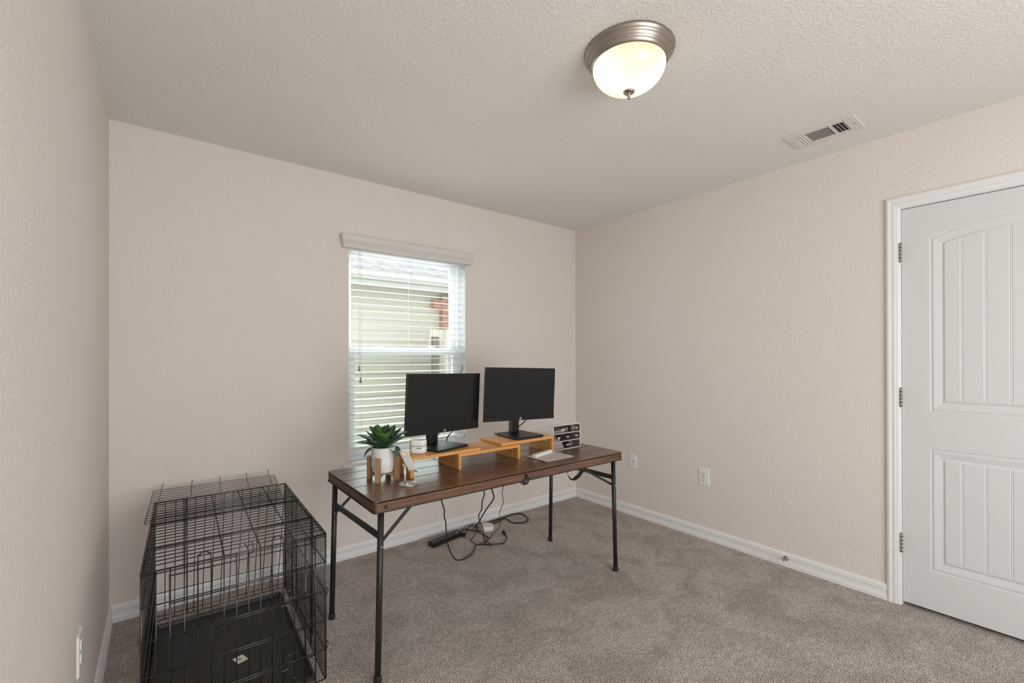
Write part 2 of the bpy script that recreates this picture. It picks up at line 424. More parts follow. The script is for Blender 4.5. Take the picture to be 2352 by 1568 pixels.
for lx in (-1.83, -1.43):
    obj('sash_lock', MB().box((lx-.03, .082, 1.350), (lx+.03, .102, 1.356)).lathe([(.012, 0), (.012, .008), (.008, .010)], (lx, .092, 1.356), 16).bar((lx, .092, 1.362), (lx+.03, .085, 1.364), .008, .005), 'vinyl', win, bevel=.001)
# sill board
sl = MB().box((WX0-.042, -.028, WZ0-.022), (WX1+.042, 0, WZ0)).box((WX0, -.001, WZ0-.001), (WX1, .076, WZ0+.0005))
struct('window_sill', sl, 'trim_white', bevel=.003)['kind'] = 'structure'
# white drywall returns of the opening
rt = MB().box((WX0-.0005, .0005, WZ0+.001), (WX0+.003, fy0, WZ1)).box((WX1-.003, .0005, WZ0+.001), (WX1+.0005, fy0, WZ1)).box((WX0+.003, .0005, WZ1-.003), (WX1-.003, fy0, WZ1+.0005))
struct('trim_4', rt, 'trim_white')

# ================================================================ BLIND
bl = thing('window_blind', (-1.63, .0, 2.06), 'white horizontal slatted blind with moulded valance covering the window', 'blind')
VP = [(0, 0), (.030, 0), (.036, .004), (.039, .012), (.037, .020), (.040, .026), (.043, .030), (.043, .034), (.047, .038), (.053, .048), (.056, .062), (.056, .078), (.050, .082), (0, .082)]   # (depth, height)
vx0, vx1, vz = -2.093, -1.173, 1.9795
va = MB().sweep(VP, [lambda d, h: (vx0-d*.6, 0-.0005, vz+h), lambda d, h: (vx0-d*.6, -d-.0005, vz+h), lambda d, h: (vx1+d*.6, -d-.0005, vz+h), lambda d, h: (vx1+d*.6, -.0005, vz+h)])
mat('valance_paint', (.70, .665, .625), .45)
obj('valance', va, 'valance_paint', bl)
obj('headrail', MB().box((WX0+.006, .004, 1.972), (WX1-.006, .060, 2.025)), 'slat_white', bl)
sx0, sx1 = WX0+.008, WX1-.010
tilt = math.radians(5)
sp = .04505
def slat_mesh(z):
    sm_ = MB(); P = []
    prof = []
    for k in range(5):
        u = -1+2*k/4; prof.append((u*.0250, .0016*(1-u*u)))
    top = [(d, h+.0014) for d, h in prof]; bot = [(d, h-.0014) for d, h in prof][::-1]
    ring = top+bot
    def st(x): return lambda d, h: (x, .034+d*math.cos(tilt)-h*math.sin(tilt), z+d*math.sin(tilt)+h*math.cos(tilt))
    sm_.sweep(ring, [st(sx0), st(sx1)]); return sm_
z0s = 1.948
first = obj('slat', slat_mesh(z0s), 'slat_white', bl)
ns = 28
for k in range(1, ns): copy_part(first, bl, (0, 0, -sp*k))
zb = z0s-sp*ns+.004
obj('bottom_rail', MB().box((sx0, .010, zb-.012), (sx1, .060, zb+.008)), 'slat_white', bl, bevel=.003)
for cx_ in (-1.985, -1.63, -1.28):
    lc = MB()
    for yy in (.0085, .0595): lc.cyl((cx_, yy, zb), (cx_, yy, 1.975), .0007, 5)
    obj('ladder_cord', lc, 'cord_white', bl)
for cx_, zt in ((-2.003, 1.225), (-1.995, 1.150), (-1.222, 1.218), (-1.230, 1.178)):
    obj('pull_cord', MB().cyl((cx_, .002, zt), (cx_, .002, 1.98), .0009, 5), 'cord_white', bl)
    obj('tassel', MB().lathe([(.0025, 0), (.006, -.003), (.0045, -.014), (.0055, -.022), (.0085, -.030), (.0085, -.034), (.002, -.035)], (cx_, .0, zt), 14), 'tassel', bl)

# ================================================================ CEILING LAMP
lx, ly = -1.622, -1.848
cl = thing('ceiling_lamp', (lx, ly, H), 'lit flush dome ceiling lamp with brushed nickel ring and cream frosted glass', 'lamp')
pan = [(.060, 0), (.166, 0), (.168, -.004), (.166, -.010), (.160, -.018), (.156, -.021), (.156, -.024), (.150, -.034), (.146, -.037), (.146, -.040), (.140, -.050), (.136, -.053), (.131, -.053), (.131, -.046), (.139, -.036), (.143, -.020), (.143, -.008), (.060, -.006)]
obj('ring', MB().lathe(pan, (lx, ly, H), 72), 'nickel', cl)
dome = [(.1345, -.052)]
for k in range(1, 15):
    a = math.radians(90*k/14); dome.append((.1345*math.cos(a)+.0008, -.052-.098*math.sin(a)))
dome_i = [(max(r-.004, .0008), z+.004) for r, z in dome][::-1]
obj('glass_shade', MB().lathe(dome, (lx, ly, H), 72), 'frosted_glass', cl)
obj('finial', MB().lathe([(.0005, -.180), (.0040, -.179), (.0062, -.174), (.0045, -.170), (.0065, -.167), (.0080, -.163), (.006, -.160), (.014, -.158), (.021, -.154), (.022, -.150), (.004, -.147)], (lx, ly, H), 24), 'nickel', cl)
obj('rod', MB().cyl((lx, ly, H-.148), (lx, ly, H-.01), .003, 8), 'nickel', cl)
for dx, dy in ((-.055, .02), (.045, -.045)):
    b_ = MB().lathe([(.010, .02), (.012, 0), (.020, -.018), (.026, -.034), (.022, -.050), (.008, -.060), (.0005, -.061)], (lx+dx, ly+dy, H-.025), 20)
    obj('bulb', b_, 'bulb', cl)

# ================================================================ CEILING VENT
vc = (-.3215, -2.078)
vt = thing('ceiling_vent', (vc[0], vc[1], H), 'white metal three-way air register in the ceiling above the door wall', 'vent')
v0x, v1x, v0y, v1y = -.4195, -.223, -2.231, -1.924
fr = MB()
def vbox(x0, y0, x1, y1, z0=-.008, z1=0): fr.box((x0, y0, H+z0), (x1, y1, H+z1))
ax0, ax1 = -.383, -.262
vbox(v0x, v0y, v1x, v0y+.052); vbox(v0x, v1y-.040, v1x, v1y); vbox(v0x, v0y+.052, ax0, v1y-.040); vbox(ax1, v0y+.052, v1x, v1y-.040)
vbox(ax0, -2.115, ax1, -2.128); vbox(ax0, -2.010, ax1, -1.998)
obj('face_plate', fr, 'vent_white', vt, bevel=.003)
obj('backing', MB().box((ax0, v0y+.052, H-.0012), (ax1, v1y-.040, H-.0004)), 'duct_dark', vt)
for k in range(9):
    x = ax0+.007+k*.0134; obj('louver', MB().bar((x, -2.112, H-.005), (x, -2.012, H-.005), .0010, .0062, up=(.75, 0, 1)), 'vent_white', vt)
for k in range(4):
    y = -2.174+k*.0145; obj('louver', MB().bar((ax0, y, H-.005), (ax1, y, H-.005), .0012, .0105, up=(0, .9, 1)), 'vent_white', vt)
for k in range(4):
    y = -1.993+k*.0125; obj('louver', MB().bar((ax0, y, H-.005), (ax1, y, H-.005), .0012, .0100, up=(0, -1.1, 1)), 'vent_white', vt)
for sy_ in (v0y+.022, v1y-.016):
    obj('screw', MB().lathe([(.004, 0), (.004, -.0015), (.002, -.0025)], (vc[0], sy_, H-.008), 12), 'seam_grey', vt)

# ================================================================ WALL PLATES
def on_wall(name, loc, rz, label, cat, group=None): return thing(name, loc, label, cat, rz, group)
def plate(t, w, h):   # local: wall plane is local y=0, room is local -y
    ro = rrect(0, 0, w, h, .004)
    mb = MB(); n_ = len(ro); ri = rrect(0, 0, w-.008, h-.008, .002)
    P = [(x, 0, z) for x, z in ro]+[(x, -.002, z) for x, z in ro]+[(x, -.0058, z) for x, z in ri]
    fs = [(i, (i+1) % n_, (i+1) % n_+n_*k, i+n_*k) for i in range(0)]
    for k in range(2):
        for i in range(n_): fs.append((k*n_+i, k*n_+(i+1) % n_, (k+1)*n_+(i+1) % n_, (k+1)*n_+i))
    fs.append(tuple(range(2*n_, 3*n_))); fs.append(tuple(range(n_))[::-1])
    obj('plate', mb.add(P, fs), 'plate_white', t, local=True)
def lathey(prof, c, n=16):     # lathe along local -y
    m_ = MB().lathe(prof, (0, 0, 0), n); m_.v = [Vector((c[0]+v.x, c[1]-v.z, c[2]+v.y)) for v in m_.v]; return m_
def outlet(name, loc, rz, label):
    t = on_wall(name, loc, rz, label, 'outlet', 'duplex wall outlets'); plate(t, .080, .122)
    for dz in (.0195, -.0195):
        s_ = obj('socket', lathey([(.0165, 0), (.0165, .0078), (.0155, .0085)], (0, 0, dz), 24), 'plate_white', t, local=True)
        q = MB()
        q.box((-.0085, -.0090, dz+.001), (-.0065, -.0084, dz+.010)).box((.0060, -.0090, dz+.002), (.0080, -.0084, dz+.009))
        a = lathey([(.0030, 0), (.0030, .0006)], (0, -.0084, dz-.0075), 12); q.add(a.v, a.f)
        obj('slots', q, 'slot_dark', s_, local=True)
    obj('screw', lathey([(.0028, 0), (.0028, .001), (.0015, .0016)], (0, -.0058, 0), 12), 'steel', t, local=True)
outlet('wall_outlet', (0, -1.244, .4335), math.radians(-90), 'white duplex outlet low on the right wall, between desk and door')
outlet('wall_outlet', (-W, -1.065, .405), math.radians(90), 'white duplex outlet low on the left wall beside the dog crate')
cp = on_wall('coax_plate', (0, -.6395, .4335), math.radians(-90), 'white cable wall plate with one round connector beside the desk', 'wall plate')
plate(cp, .071, .114)
obj('connector', lathey([(.0062, 0), (.0062, .004), (.0046, .004), (.0046, .010), (.002, .010)], (0, -.0055, 0), 6), 'hinge_metal', cp, local=True)
for dz in (.041, -.041): obj('screw', lathey([(.0028, 0), (.0028, .001), (.0015, .0016)], (0, -.0058, dz), 12), 'steel', cp, local=True)

# door stop on the baseboard
ds = thing('door_stop', (-.012, -1.775, .050), 'small nickel door stop screwed to the right baseboard', 'door stop')
dp = MB().lathe([(.0145, 0), (.0145, -.003), (.010, -.008), (.0052, -.014), (.0048, -.016), (.0048, -.066), (.0060, -.068)], (-.0105, -1.775, .050), 16, 'x')
obj('post', dp, 'nickel', ds)
obj('rubber_tip', MB().lathe([(.0072, 0), (.0078, -.004), (.0078, -.012), (.0058, -.014)], (-.0785, -1.775, .050), 16, 'x'), 'plate_white', ds, label='white rubber tip')

# ================================================================ FOLDING DESK
DX0, DX1, DYF, DYB, DZT = -2.370, -.862, -1.213, -.593, .720
JX = -1.606
dk = thing('folding_desk', (-1.616, -.903, 0), 'long folding desk with dark walnut-look planked top and black tubular legs', 'desk')
gy = [DYB, -.702, -.833, -.967, -1.104, DYF]
def rounded_corner_poly(x0, x1, y0, y1, r, which):
    pts = []
    for sx, sy, a0, nm in ((1, 1, 0, 'ne'), (0, 1, 90, 'nw'), (0, 0, 180, 'sw'), (1, 0, 270, 'se')):
        cx = x1 if sx else x0; cy = y1 if sy else y0
        if nm in which:
            cx += -r if sx else r; cy += -r if sy else r
            for k in range(6):
                a = math.radians(a0+90*k/5); pts.append((cx+r*math.cos(a), cy+r*math.sin(a)))
        else: pts.append((cx, cy))
    return pts
for hx0, hx1, L in ((DX0, JX-.0007, True), (JX+.0007, DX1, False)):
    for i in range(5):
        yb, yf = gy[i]-(.0 if i == 0 else .0022), gy[i+1]+(0 if i == 4 else .0022)
        which = []
        if i == 0: which.append('nw' if L else 'ne')
        if i == 4: which.append('sw' if L else 'se')
        p_ = MB().prism(rounded_corner_poly(hx0, hx1, yf, yb, .014, which), DZT-.010, DZT)
        obj('plank', p_, 'walnut', dk, bevel=.0022)
    # core under the planks: front edge drops in a slant at the fold like the moulded top
    cz = DZT-.044
    body = MB().prism(rounded_corner_poly(hx0+.0008, hx1-.0008, DYF+.0008, DYB-.0008, .014, ['nw', 'sw'] if L else ['ne', 'se']), DZT-.012, DZT-.0035)
    obj('core', body, 'walnut_end', dk)
    # skirts
    sk = MB(); jx = hx1 if L else hx0; s1 = -1 if L else 1
    fr_poly = [(jx, DZT-.004), (jx, DZT-.010), (jx+s1*.024, cz), ((DX0+.012) if L else (DX1-.012), cz), ((DX0+.012) if L else (DX1-.012), DZT-.004)]
    for yy0, yy1 in ((DYF, DYF+.006), (DYB-.006, DYB)):
        sk = MB(); n_ = len(fr_poly); P = [(x, yy0, z) for x, z in fr_poly]+[(x, yy1, z) for x, z in fr_poly]
        sk.add(P, [tuple(range(n_)), tuple(range(n_, 2*n_))[::-1]]+[(i, (i+1) % n_, (i+1) % n_+n_, i+n_) for i in range(n_)])
        obj('long_skirt', sk, 'walnut', dk)
    ex = DX0 if L else DX1; e2 = -s1
    # end skirt with rounded corners
    corner = rounded_corner_poly(min(ex, ex-e2*-1*0+0), max(ex, ex), DYF, DYB, .014, []) if False else None
    outer = []
    c_x = ex+(.014 if L else -.014)
    for k in range(7):
        a = math.radians(90+90*k/6) if L else math.radians(90-90*k/6); outer.append((c_x+.014*math.cos(a), DYB-.014+.014*math.sin(a)))
    for k in range(7):
        a = math.radians(180+90*k/6) if L else math.radians(0-90*k/6); outer.append((c_x+.014*math.cos(a), DYF+.014+.014*math.sin(a)))
    inner = [(c_x+(x-c_x)*.6, (y-DYF-.31)*.985+DYF+.31) for x, y in outer][::-1]
    es = MB().prism(outer+inner, cz, DZT-.004)
    obj('end_skirt', es, 'walnut_end', dk)
    # black lip around the underside
    lipp = [(c_x+(x-c_x)*1.25, y+(-.002 if y < -.9 else .002)) for x, y in outer]
    end = [(jx+s1*.024, DYB+.002), (jx+s1*.024, DYF-.002)]
    poly = ([end[0]]+lipp+[end[1]])
    obj('under_tray', MB().prism(poly, cz-.004, cz), 'black_plastic', dk)
    for bx in ((DX0+.045,) if L else (DX1-.022,)):
        obj('bolt', lathey([(.0075, 0), (.0075, .002), (.005, .004), (.0005, .005)], (bx, DYF, DZT-.026), 16), 'black_metal', dk)
# fold bracket
for yy in (DYF+.004, DYB-.010):
    hb = MB(); poly = [(JX-.024, DZT-.052), (JX-.006, DZT-.022), (JX+.006, DZT-.022), (JX+.026, DZT-.046), (JX+.010, DZT-.066), (JX-.012, DZT-.068)]
    n_ = len(poly); P = [(x, yy-.004, z) for x, z in poly]+[(x, yy+.010, z) for x, z in poly]
    hb.add(P, [tuple(range(n_)), tuple(range(n_, 2*n_))[::-1]]+[(i, (i+1) % n_, (i+1) % n_+n_, i+n_) for i in range(n_)])
    hbo = obj('fold_hinge', hb, 'black_metal', dk, bevel=.002)
    obj('rivet', lathey([(.0055, 0), (.0050, .003), (.0005, .004)], (JX, yy-.004, DZT-.050), 14), 'hinge_metal', hbo)
obj('lock_tab', MB().bar((JX-.020, DYF+.010, DZT-.052), (JX-.033, DYF-.002, DZT-.084), .010, .0015), 'steel', dk)
# legs
def leg(xb, yb, xt, yt):
    a = Vector((xb, yb, .0)); b_ = Vector((xt, yt, DZT-.046))
    lo = obj('leg', MB().cyl(a+(b_-a)*.012, b_, .0125, 20), 'black_metal', dk)
    obj('foot_cap', MB().tube([a+Vector((0, 0, .001)), a+(b_-a)*.008, a+(b_-a)*.035, a+(b_-a)*.042], [.0150, .0160, .0150, .0128], 20), 'black_rubber', lo)
    return a, b_
FLa, FLb = leg(-2.350, -1.189, -2.331, -1.178)
BLa, BLb = leg(-2.361, -.627, -2.346, -.634)
FRa, FRb = leg(-.869, -1.166, -.884, -1.160)
BRa, BRb = leg(-.877, -.600, -.893, -.632)
def at(a, b_, z): return a+(b_-a)*((z-a.z)/(b_.z-a.z))
obj('crossbar', MB().bar(at(FLa, FLb, .566)+Vector((0,.012,0)), at(BLa, BLb, .560)-Vector((0,.012,0)), .012, .026), 'black_metal', dk, bevel=.003)
obj('crossbar', MB().bar(at(FRa, FRb, .560)+Vector((0,.012,0)), at(BRa, BRb, .560)-Vector((0,.012,0)), .012, .026), 'black_metal', dk, bevel=.003)
for (a, b_, zz, dx, yo_) in ((FLa, FLb, .530, .155, .016), (BLa, BLb, .520, .17, -.016), (FRa, FRb, .515, -.30, .016), (BRa, BRb, .515, -.30, -.016)):
    st_ = at(a, b_, zz)+Vector((0, yo_, 0)); en = Vector((st_.x+dx, st_.y, DZT-.046))
    br = obj('brace', MB().bar(st_, en, .010, .012), 'black_metal', dk, bevel=.002)
    obj('bolt', lathey([(.006, 0), (.006, .002), (.003, .005)], (at(a, b_, zz).x, at(a, b_, zz).y-.0125, zz), 12), 'hinge_metal', br)
# webbing strap hanging under the right half
sp_ = catmull([(-1.132, -1.0, DZT-.046), (-1.114, -1.0, .618), (-1.106, -1.0, .582), (-1.088, -1.0, .556), (-1.056, -1.0, .546), (-1.015, -1.0, .556), (-.975, -1.0, .590), (-.945, -1.0, .628), (-.922, -1.0, DZT-.046)], 8)
sb = MB(); P = []; fs = []
N = len(sp_)
for i, q in enumerate(sp_):
    d = (sp_[min(i+1, N-1)]-sp_[max(i-1, 0)]).normalized(); s_ = i/(N-1)
    wdir = (Vector((.61, .79, 0))*(1-s_)+Vector((.70, -.62, -.35))*max(0, s_-.25)*2.2).normalized(); wdir = (wdir-d*wdir.dot(d)).normalized()*.0115; nn = d.cross(wdir).normalized()*.0008
    P += [q+wdir+nn, q-wdir+nn, q-wdir-nn, q+wdir-nn]
for i in range(N-1):
    for k in range(4): fs.append((i*4+k, i*4+(k+1) % 4, (i+1)*4+(k+1) % 4, (i+1)*4+k))
obj('strap', sb.add(P, fs), 'strap', dk)

# ================================================================ BAMBOO MONITOR RISER
rs = thing('monitor_riser', (-1.65, -.885, DZT), 'orange bamboo three-tier monitor riser spanning the desk', 'riser')
yf, yb = -.988, -.780
obj('shelf_board', MB().box((-1.855, yf, .785), (-1.459, yb, .800)), 'bamboo', rs, bevel=.0015)
obj('shelf_board', MB().box((-2.113, yf, .8005), (-1.722, yb, .8155)), 'bamboo', rs, bevel=.0015)
obj('shelf_board', MB().box((-1.572, yf+.022, .8005), (-1.185, yb+.022, .8155)), 'bamboo', rs, bevel=.0015)
for x0_, top, off in ((-2.113, .8, 0), (-1.855, .785, 0), (-1.477, .785, 0), (-1.203, .8, .022)):
    pn = obj('side_panel', MB().box((x0_, yf+off, DZT+.0003), (x0_+.018, yb+off, top)), 'bamboo_side', rs, bevel=.0012)
    if x0_ > -1.6:
        q = MB().lathe([(.0075, 0), (.0075, -.002), (.0045, -.0035), (.0005, -.004)], (x0_, yf+off+.055, top-.018), 14, 'x')
        obj('screw_head', q, 'steel', pn)

# ================================================================ MONITORS
def text_mesh(body, size, depth):
    cu = bpy.data.curves.new('t', 'FONT'); cu.body = body; cu.size = size; cu.extrude = depth; cu.align_x = 'CENTER'; cu.align_y = 'CENTER'; cu.shear = .25
    o = bpy.data.objects.new('t', cu); COL.objects.link(o); dg = bpy.context.evaluated_depsgraph_get(); dg.update()
    me = o.evaluated_get(dg).to_mesh(); V = [v.co.copy() for v in me.vertices]; Fc = [tuple(p.vertices) for p in me.polygons]
    o.evaluated_get(dg).to_mesh_clear(); bpy.data.objects.remove(o); return V, Fc
HPV, HPF = text_mesh('hp', .016, .0004)
def monitor(cx, cy, cz, yawd, tiltd, rolld, base_c, base_z, base_yaw, bw, bd, label, neck_off=(0, 0)):
    # panel centre cx,cy,cz ; local: x right, -y towards viewer
    t = thing('computer_monitor', (base_c[0], base_c[1], base_z), label, 'monitor', group='monitors on the riser')
    w_, h_ = .500, .310; tl = math.radians(tiltd); yw = math.radians(yawd)
    T0 = Matrix.Translation((cx, cy, cz)) @ Matrix.Rotation(yw, 4, 'Z') @ Matrix.Rotation(tl, 4, 'X') @ Matrix.Rotation(math.radians(rolld), 4, 'Y')
    def X(mb): mb.v = [T0 @ v for v in mb.v]; return mb
    obj('display_shell', X(MB().box((-w_/2, 0, -h_/2), (w_/2, .012, h_/2)).box((-w_*.36, .012, -h_*.40), (w_*.36, .038, h_*.30))), 'monitor_black', t, bevel=.003)
    obj('screen', X(MB().box((-w_/2+.005, -.0006, -h_/2+.020), (w_/2-.005, .0004, h_/2-.005))), 'screen', t)
    obj('chin_bezel', X(MB().box((-w_/2+.001, -.0016, -h_/2+.001), (w_/2-.001, .0005, -h_/2+.0185))), 'monitor_black', t)
    lg = lathey([(.0082, 0), (.0082, .0010), (.0075, .0012)], (0, -.0016, -h_/2+.0105), 28)
    lo = obj('logo', X(lg), 'silver_logo', t, label='round silver logo')
    tx = MB().add([Vector((v.x*.82, -.0032-v.z, v.y*.82-h_/2+.0108)) for v in HPV], HPF)
    obj('logo_letters', X(tx), 'print_black', lo)
    by = math.radians(base_yaw); TB = Matrix.Translation((base_c[0], base_c[1], base_z)) @ Matrix.Rotation(by, 4, 'Z')
    def Y(mb): mb.v = [TB @ v for v in mb.v]; return mb
    obj('base', Y(MB().prism(rrect(0, 0, bw, bd, .004), .0015, .011).prism(rrect(0, 0, bw-.02, bd-.02, .004), 0, .0015)), 'monitor_black', t, bevel=.0015)
    obj('neck', Y(MB().box((-.028+neck_off[0], .010+neck_off[1], .011), (.028+neck_off[0], .034+neck_off[1], cz-base_z+.02)).box((-.022+neck_off[0], .034+neck_off[1], .011), (.022+neck_off[0], .052+neck_off[1], cz-base_z-.03))), 'monitor_black', t, bevel=.004)
    return t, X, Y
t1, X1, Y1 = monitor(-1.838, -.831, 1.041, 11, 1.8, 1.4, (-1.880, -.842), .8160, 14, .212, .210, 'black monitor in front of the window, on the left end of the riser', (0, .032))
obj('power_cable', MB().tube(catmull([(-1.745, -.790, .905), (-1.765, -.768, .870), (-1.785, -.755, .842), (-1.79, -.740, .800), (-1.80, -.69, .745), (-1.80, -.60, .728), (-1.80, -.578, .69), (-1.82, -.58, .62)], 8), .0032, 8), 'cable_black', t1)
t2, X2, Y2 = monitor(-1.340, -.852, 1.063, -4.8, 1.3, 1.64, (-1.350, -.838), .8160, -2, .200, .222, 'black monitor on the right end of the riser, clear of the window', (0, .022))
obj('power_cable', MB().tube(catmull([(-1.250, -.815, .925), (-1.268, -.790, .885), (-1.300, -.775, .858), (-1.335, -.755, .835), (-1.36, -.72, .80), (-1.38, -.62, .735), (-1.39, -.578, .70), (-1.40, -.58, .62)], 8), .0032, 8), 'cable_black', t2)

# ================================================================ WHITE BOX ON THE RISER
px_, py_ = -2.030, -.898
sp2 = thing('desk_gadget', (px_, py_, .8155), 'small white rounded gadget with a front slot left of the monitor base', 'gadget')
def rbox(cx, cy, z0, z1, w_, d_, r, rot, crown=0):
    m_ = MB(); n_ = None; prev = None
    K = [(.90, 0), (1, .12), (1.0, .5), (1, .9), (.97, .97), (.90, 1)]
    P = []; 
    for s_, t_ in K:
        ring = rrect(0, 0, w_*s_, d_*s_, r*s_, 6, rot); n_ = len(ring)
        P += [(cx+x, cy+y, z0+(z1-z0)*t_) for x, y in ring]
    fs = []
    for k in range(len(K)-1):
        for i in range(n_): fs.append((k*n_+i, k*n_+(i+1) % n_, (k+1)*n_+(i+1) % n_, (k+1)*n_+i))
    m_.add(P, fs, True); k0 = 0
    m_.f.append(list(range(n_))[::-1]); m_.smooth.append(False); m_.f.append([(len(K)-1)*n_+i for i in range(n_)]); m_.smooth.append(False)
    return m_
rt_ = math.radians(-33)
obj('body', rbox(px_, py_, .8160, .8500, .082, .060, .024, rt_), 'white_plastic', sp2)
obj('seam', rbox(px_, py_, .8490, .8512, .080, .058, .023, rt_), 'seam_grey', sp2)
obj('lid', rbox(px_, py_, .8508, .8800, .082, .060, .024, rt_), 'white_plastic', sp2)
cs_, sn_ = math.cos(rt_), math.sin(rt_)
def lp(x, y, z): return Vector((px_+x*cs_-y*sn_, py_+x*sn_+y*cs_, z))
obj('slot', MB().bar(lp(-.006, -.0302, .8425), lp(.022, -.0302, .8425), .0012, .0032), 'slot_dark', sp2)
obj('slot', MB().bar(lp(-.0400, -.014, .8425), lp(-.0345, -.0235, .8425), .0012, .0032), 'slot_dark', sp2)
obj('logo_oval', MB().bar(lp(-.004, -.0302, .868), lp(.010, -.0302, .868), .0008, .0045), 'ceramic', sp2)

# ================================================================ PLANT
PX, PY = -2.213, -.912
ws = thing('plant_stand', (PX, PY, DZT), 'small four-legged wooden plant stand holding the white pot', 'plant stand')
for k in range(4):
    a = math.radians(47+90*k); d = Vector((math.cos(a), math.sin(a), 0)); c0 = Vector((PX, PY, 0))+d*.0655
    lm = MB().box((c0.x-.0095, c0.y-.0110, DZT+.0003), (c0.x+.0095, c0.y+.0110, DZT+.108), a, (c0.x, c0.y))
    obj('leg', lm, 'acacia', ws, bevel=.0012)
for k in range(2):
    a = math.radians(47+90*k); d = Vector((math.cos(a), math.sin(a), 0)); c0 = Vector((PX, PY, 0))
    rail = MB(); o2 = .0 if k else .0
    hw = .057; side = Vector((-d.y, d.x, 0))*.007
    prof = [(-hw, .012), (-.030, .022), (0, .024), (.030, .022), (hw, .012), (hw, .034), (-hw, .034)]
    n_ = len(prof); P = [c0+d*u+side+Vector((0, 0, DZT+z)) for u, z in prof]+[c0+d*u-side+Vector((0, 0, DZT+z)) for u, z in prof]
    rail.add(P, [tuple(range(n_)), tuple(range(n_, 2*n_))[::-1]]+[(i, (i+1) % n_, (i+1) % n_+n_, i+n_) for i in range(n_)])
    obj('cross_rail', rail, 'acacia', ws)
pt = thing('potted_agave', (PX, PY, DZT+.0345), 'green artificial agave in a ribbed white pot at the left end of the desk', 'potted plant')
prof = [(.0005, 0), (.040, 0), (.0455, .004)]
zz = .006
while zz < .108:
    base = .0465+.0065*min(1, zz/.03)
    prof += [(base-.0016, zz), (base+.0004, zz+.0028), (base+.0004, zz+.0060), (base-.0016, zz+.0088)]; zz += .0090
prof += [(.0535, .112), (.0530, .116), (.0505, .116), (.0495, .112), (.0490, .098), (.0005, .098)]
obj('pot', MB().lathe(prof, (PX, PY, DZT+.0345), 56), 'ceramic', pt)
obj('soil', MB().lathe([(.0005, .106), (.025, .108), (.040, .104), (.0485, .102), (.0485, .0985), (.0005, .0985)], (PX, PY, DZT+.0345), 32), 'soil', pt)
def leaf(az, el, L, wid, droop, m_, zb=.104, r0=.006, cup=.35, curl=0):
    # ribbon of cross sections along a curved midrib
    a = math.radians(az); e = math.radians(el); pos = Vector((PX+math.cos(a)*r0, PY+math.sin(a)*r0, DZT+.0345+zb))
    n_ = 9; P = []; fs = []
    side = Vector((-math.sin(a), math.cos(a), 0))
    for i in range(n_+1):
        s_ = i/n_
        ee = e-math.radians(droop)*s_**1.3
        if i: pos = pos+Vector((math.cos(a)*math.cos(ee), math.sin(a)*math.cos(ee), math.sin(ee)))*L/n_
        up = Vector((-math.cos(a)*math.sin(ee), -math.sin(a)*math.sin(ee), math.cos(ee)))
        ww = wid*(.40+1.05*s_-.15*s_*s_ if s_ < .5 else max(.015, (1-((s_-.5)/.5)**2.2))*.89)/.9
        ww *= .82
        for k, u in enumerate((-1, -.5, 0, .5, 1)):
            P.append(pos+side*ww*u+up*(cup*ww*u*u))
        for k, u in enumerate((1, .5, 0, -.5, -1)):
            P.append(pos+side*ww*u*.98+up*(cup*ww*u*u-.0011*(1.2-s_)))
    for i in range(n_):
        for k in range(10): fs.append((i*10+k, i*10+(k+1) % 10, (i+1)*10+(k+1) % 10, (i+1)*10+k))
    fs.append(tuple(range(10))[::-1]); fs.append(tuple(n_*10+k for k in range(10)))
    obj('leaf', MB().add(P, fs, True), m_, pt)
# azimuth, elevation, length, width, droop, material  (camera looks roughly along azimuth 68 deg)
LV = [(158, 40, .135, .040, 14, 'leaf_green'), (150, 26, .125, .044, 22, 'leaf_back'), (175, 55, .120, .042, 10, 'leaf_green'), (200, 40, .105, .046, 20, 'leaf_green'),
      (235, 52, .095, .048, 22, 'leaf_green'), (258, 40, .085, .052, 30, 'leaf_green'), (290, 46, .095, .050, 25, 'leaf_green'), (325, 34, .120, .044, 10, 'leaf_back'),
      (338, 42, .130, .038, 12, 'leaf_green'), (350, 50, .125, .038, 4, 'leaf_green'), (20, 58, .125, .040, 5, 'leaf_green'), (60, 56, .125, .044, 10, 'leaf_green'),
      (95, 60, .125, .044, 8, 'leaf_green'), (130, 62, .125, .042, 8, 'leaf_green'), (190, 66, .105, .042, 8, 'leaf_bright'), (225, 72, .090, .040, 10, 'leaf_bright'),
      (300, 70, .095, .040, 8, 'leaf_bright'), (340, 72, .105, .036, 6, 'leaf_bright'), (30, 76, .115, .036, 5, 'leaf_green'), (120, 78, .118, .034, 4, 'leaf_bright'), (260, 80, .080, .030, 6, 'leaf_green'),
      (312, 20, .090, .046, 110, 'leaf_back'), (172, 28, .100, .022, 105, 'leaf_back'), (110, 38, .11, .042, 20, 'leaf_green')]
for az, el, L, wd_, dr, m_ in LV: leaf(az, el, L, wd_, dr, m_)

# ================================================================ PHONE STAND
qx, qy = -2.158, -1.062
ph = thing('phone_stand', (qx, qy, DZT), 'silver metal phone stand with round base, empty, beside the pot', 'phone stand')
obj('base', MB().lathe([(.0005, 0), (.042, 0), (.0430, .0012), (.0430, .0035), (.0415, .0050), (.0005, .0052)], (qx, qy, DZT+.0003), 56), 'aluminium', ph)
postx, posty = -2.171, -1.053
obj('post', MB().cyl((postx, posty, DZT+.005), (postx, posty, .8080), .0062, 24), 'aluminium', ph)
obj('upper_rod', MB().cyl((postx, posty, .8080), (postx, posty, .8220), .0042, 20), 'steel', ph)
obj('knob', MB().cyl((postx-.008, posty+.006, .806), (postx-.004, posty+.003, .806), .005, 16), 'aluminium', ph)
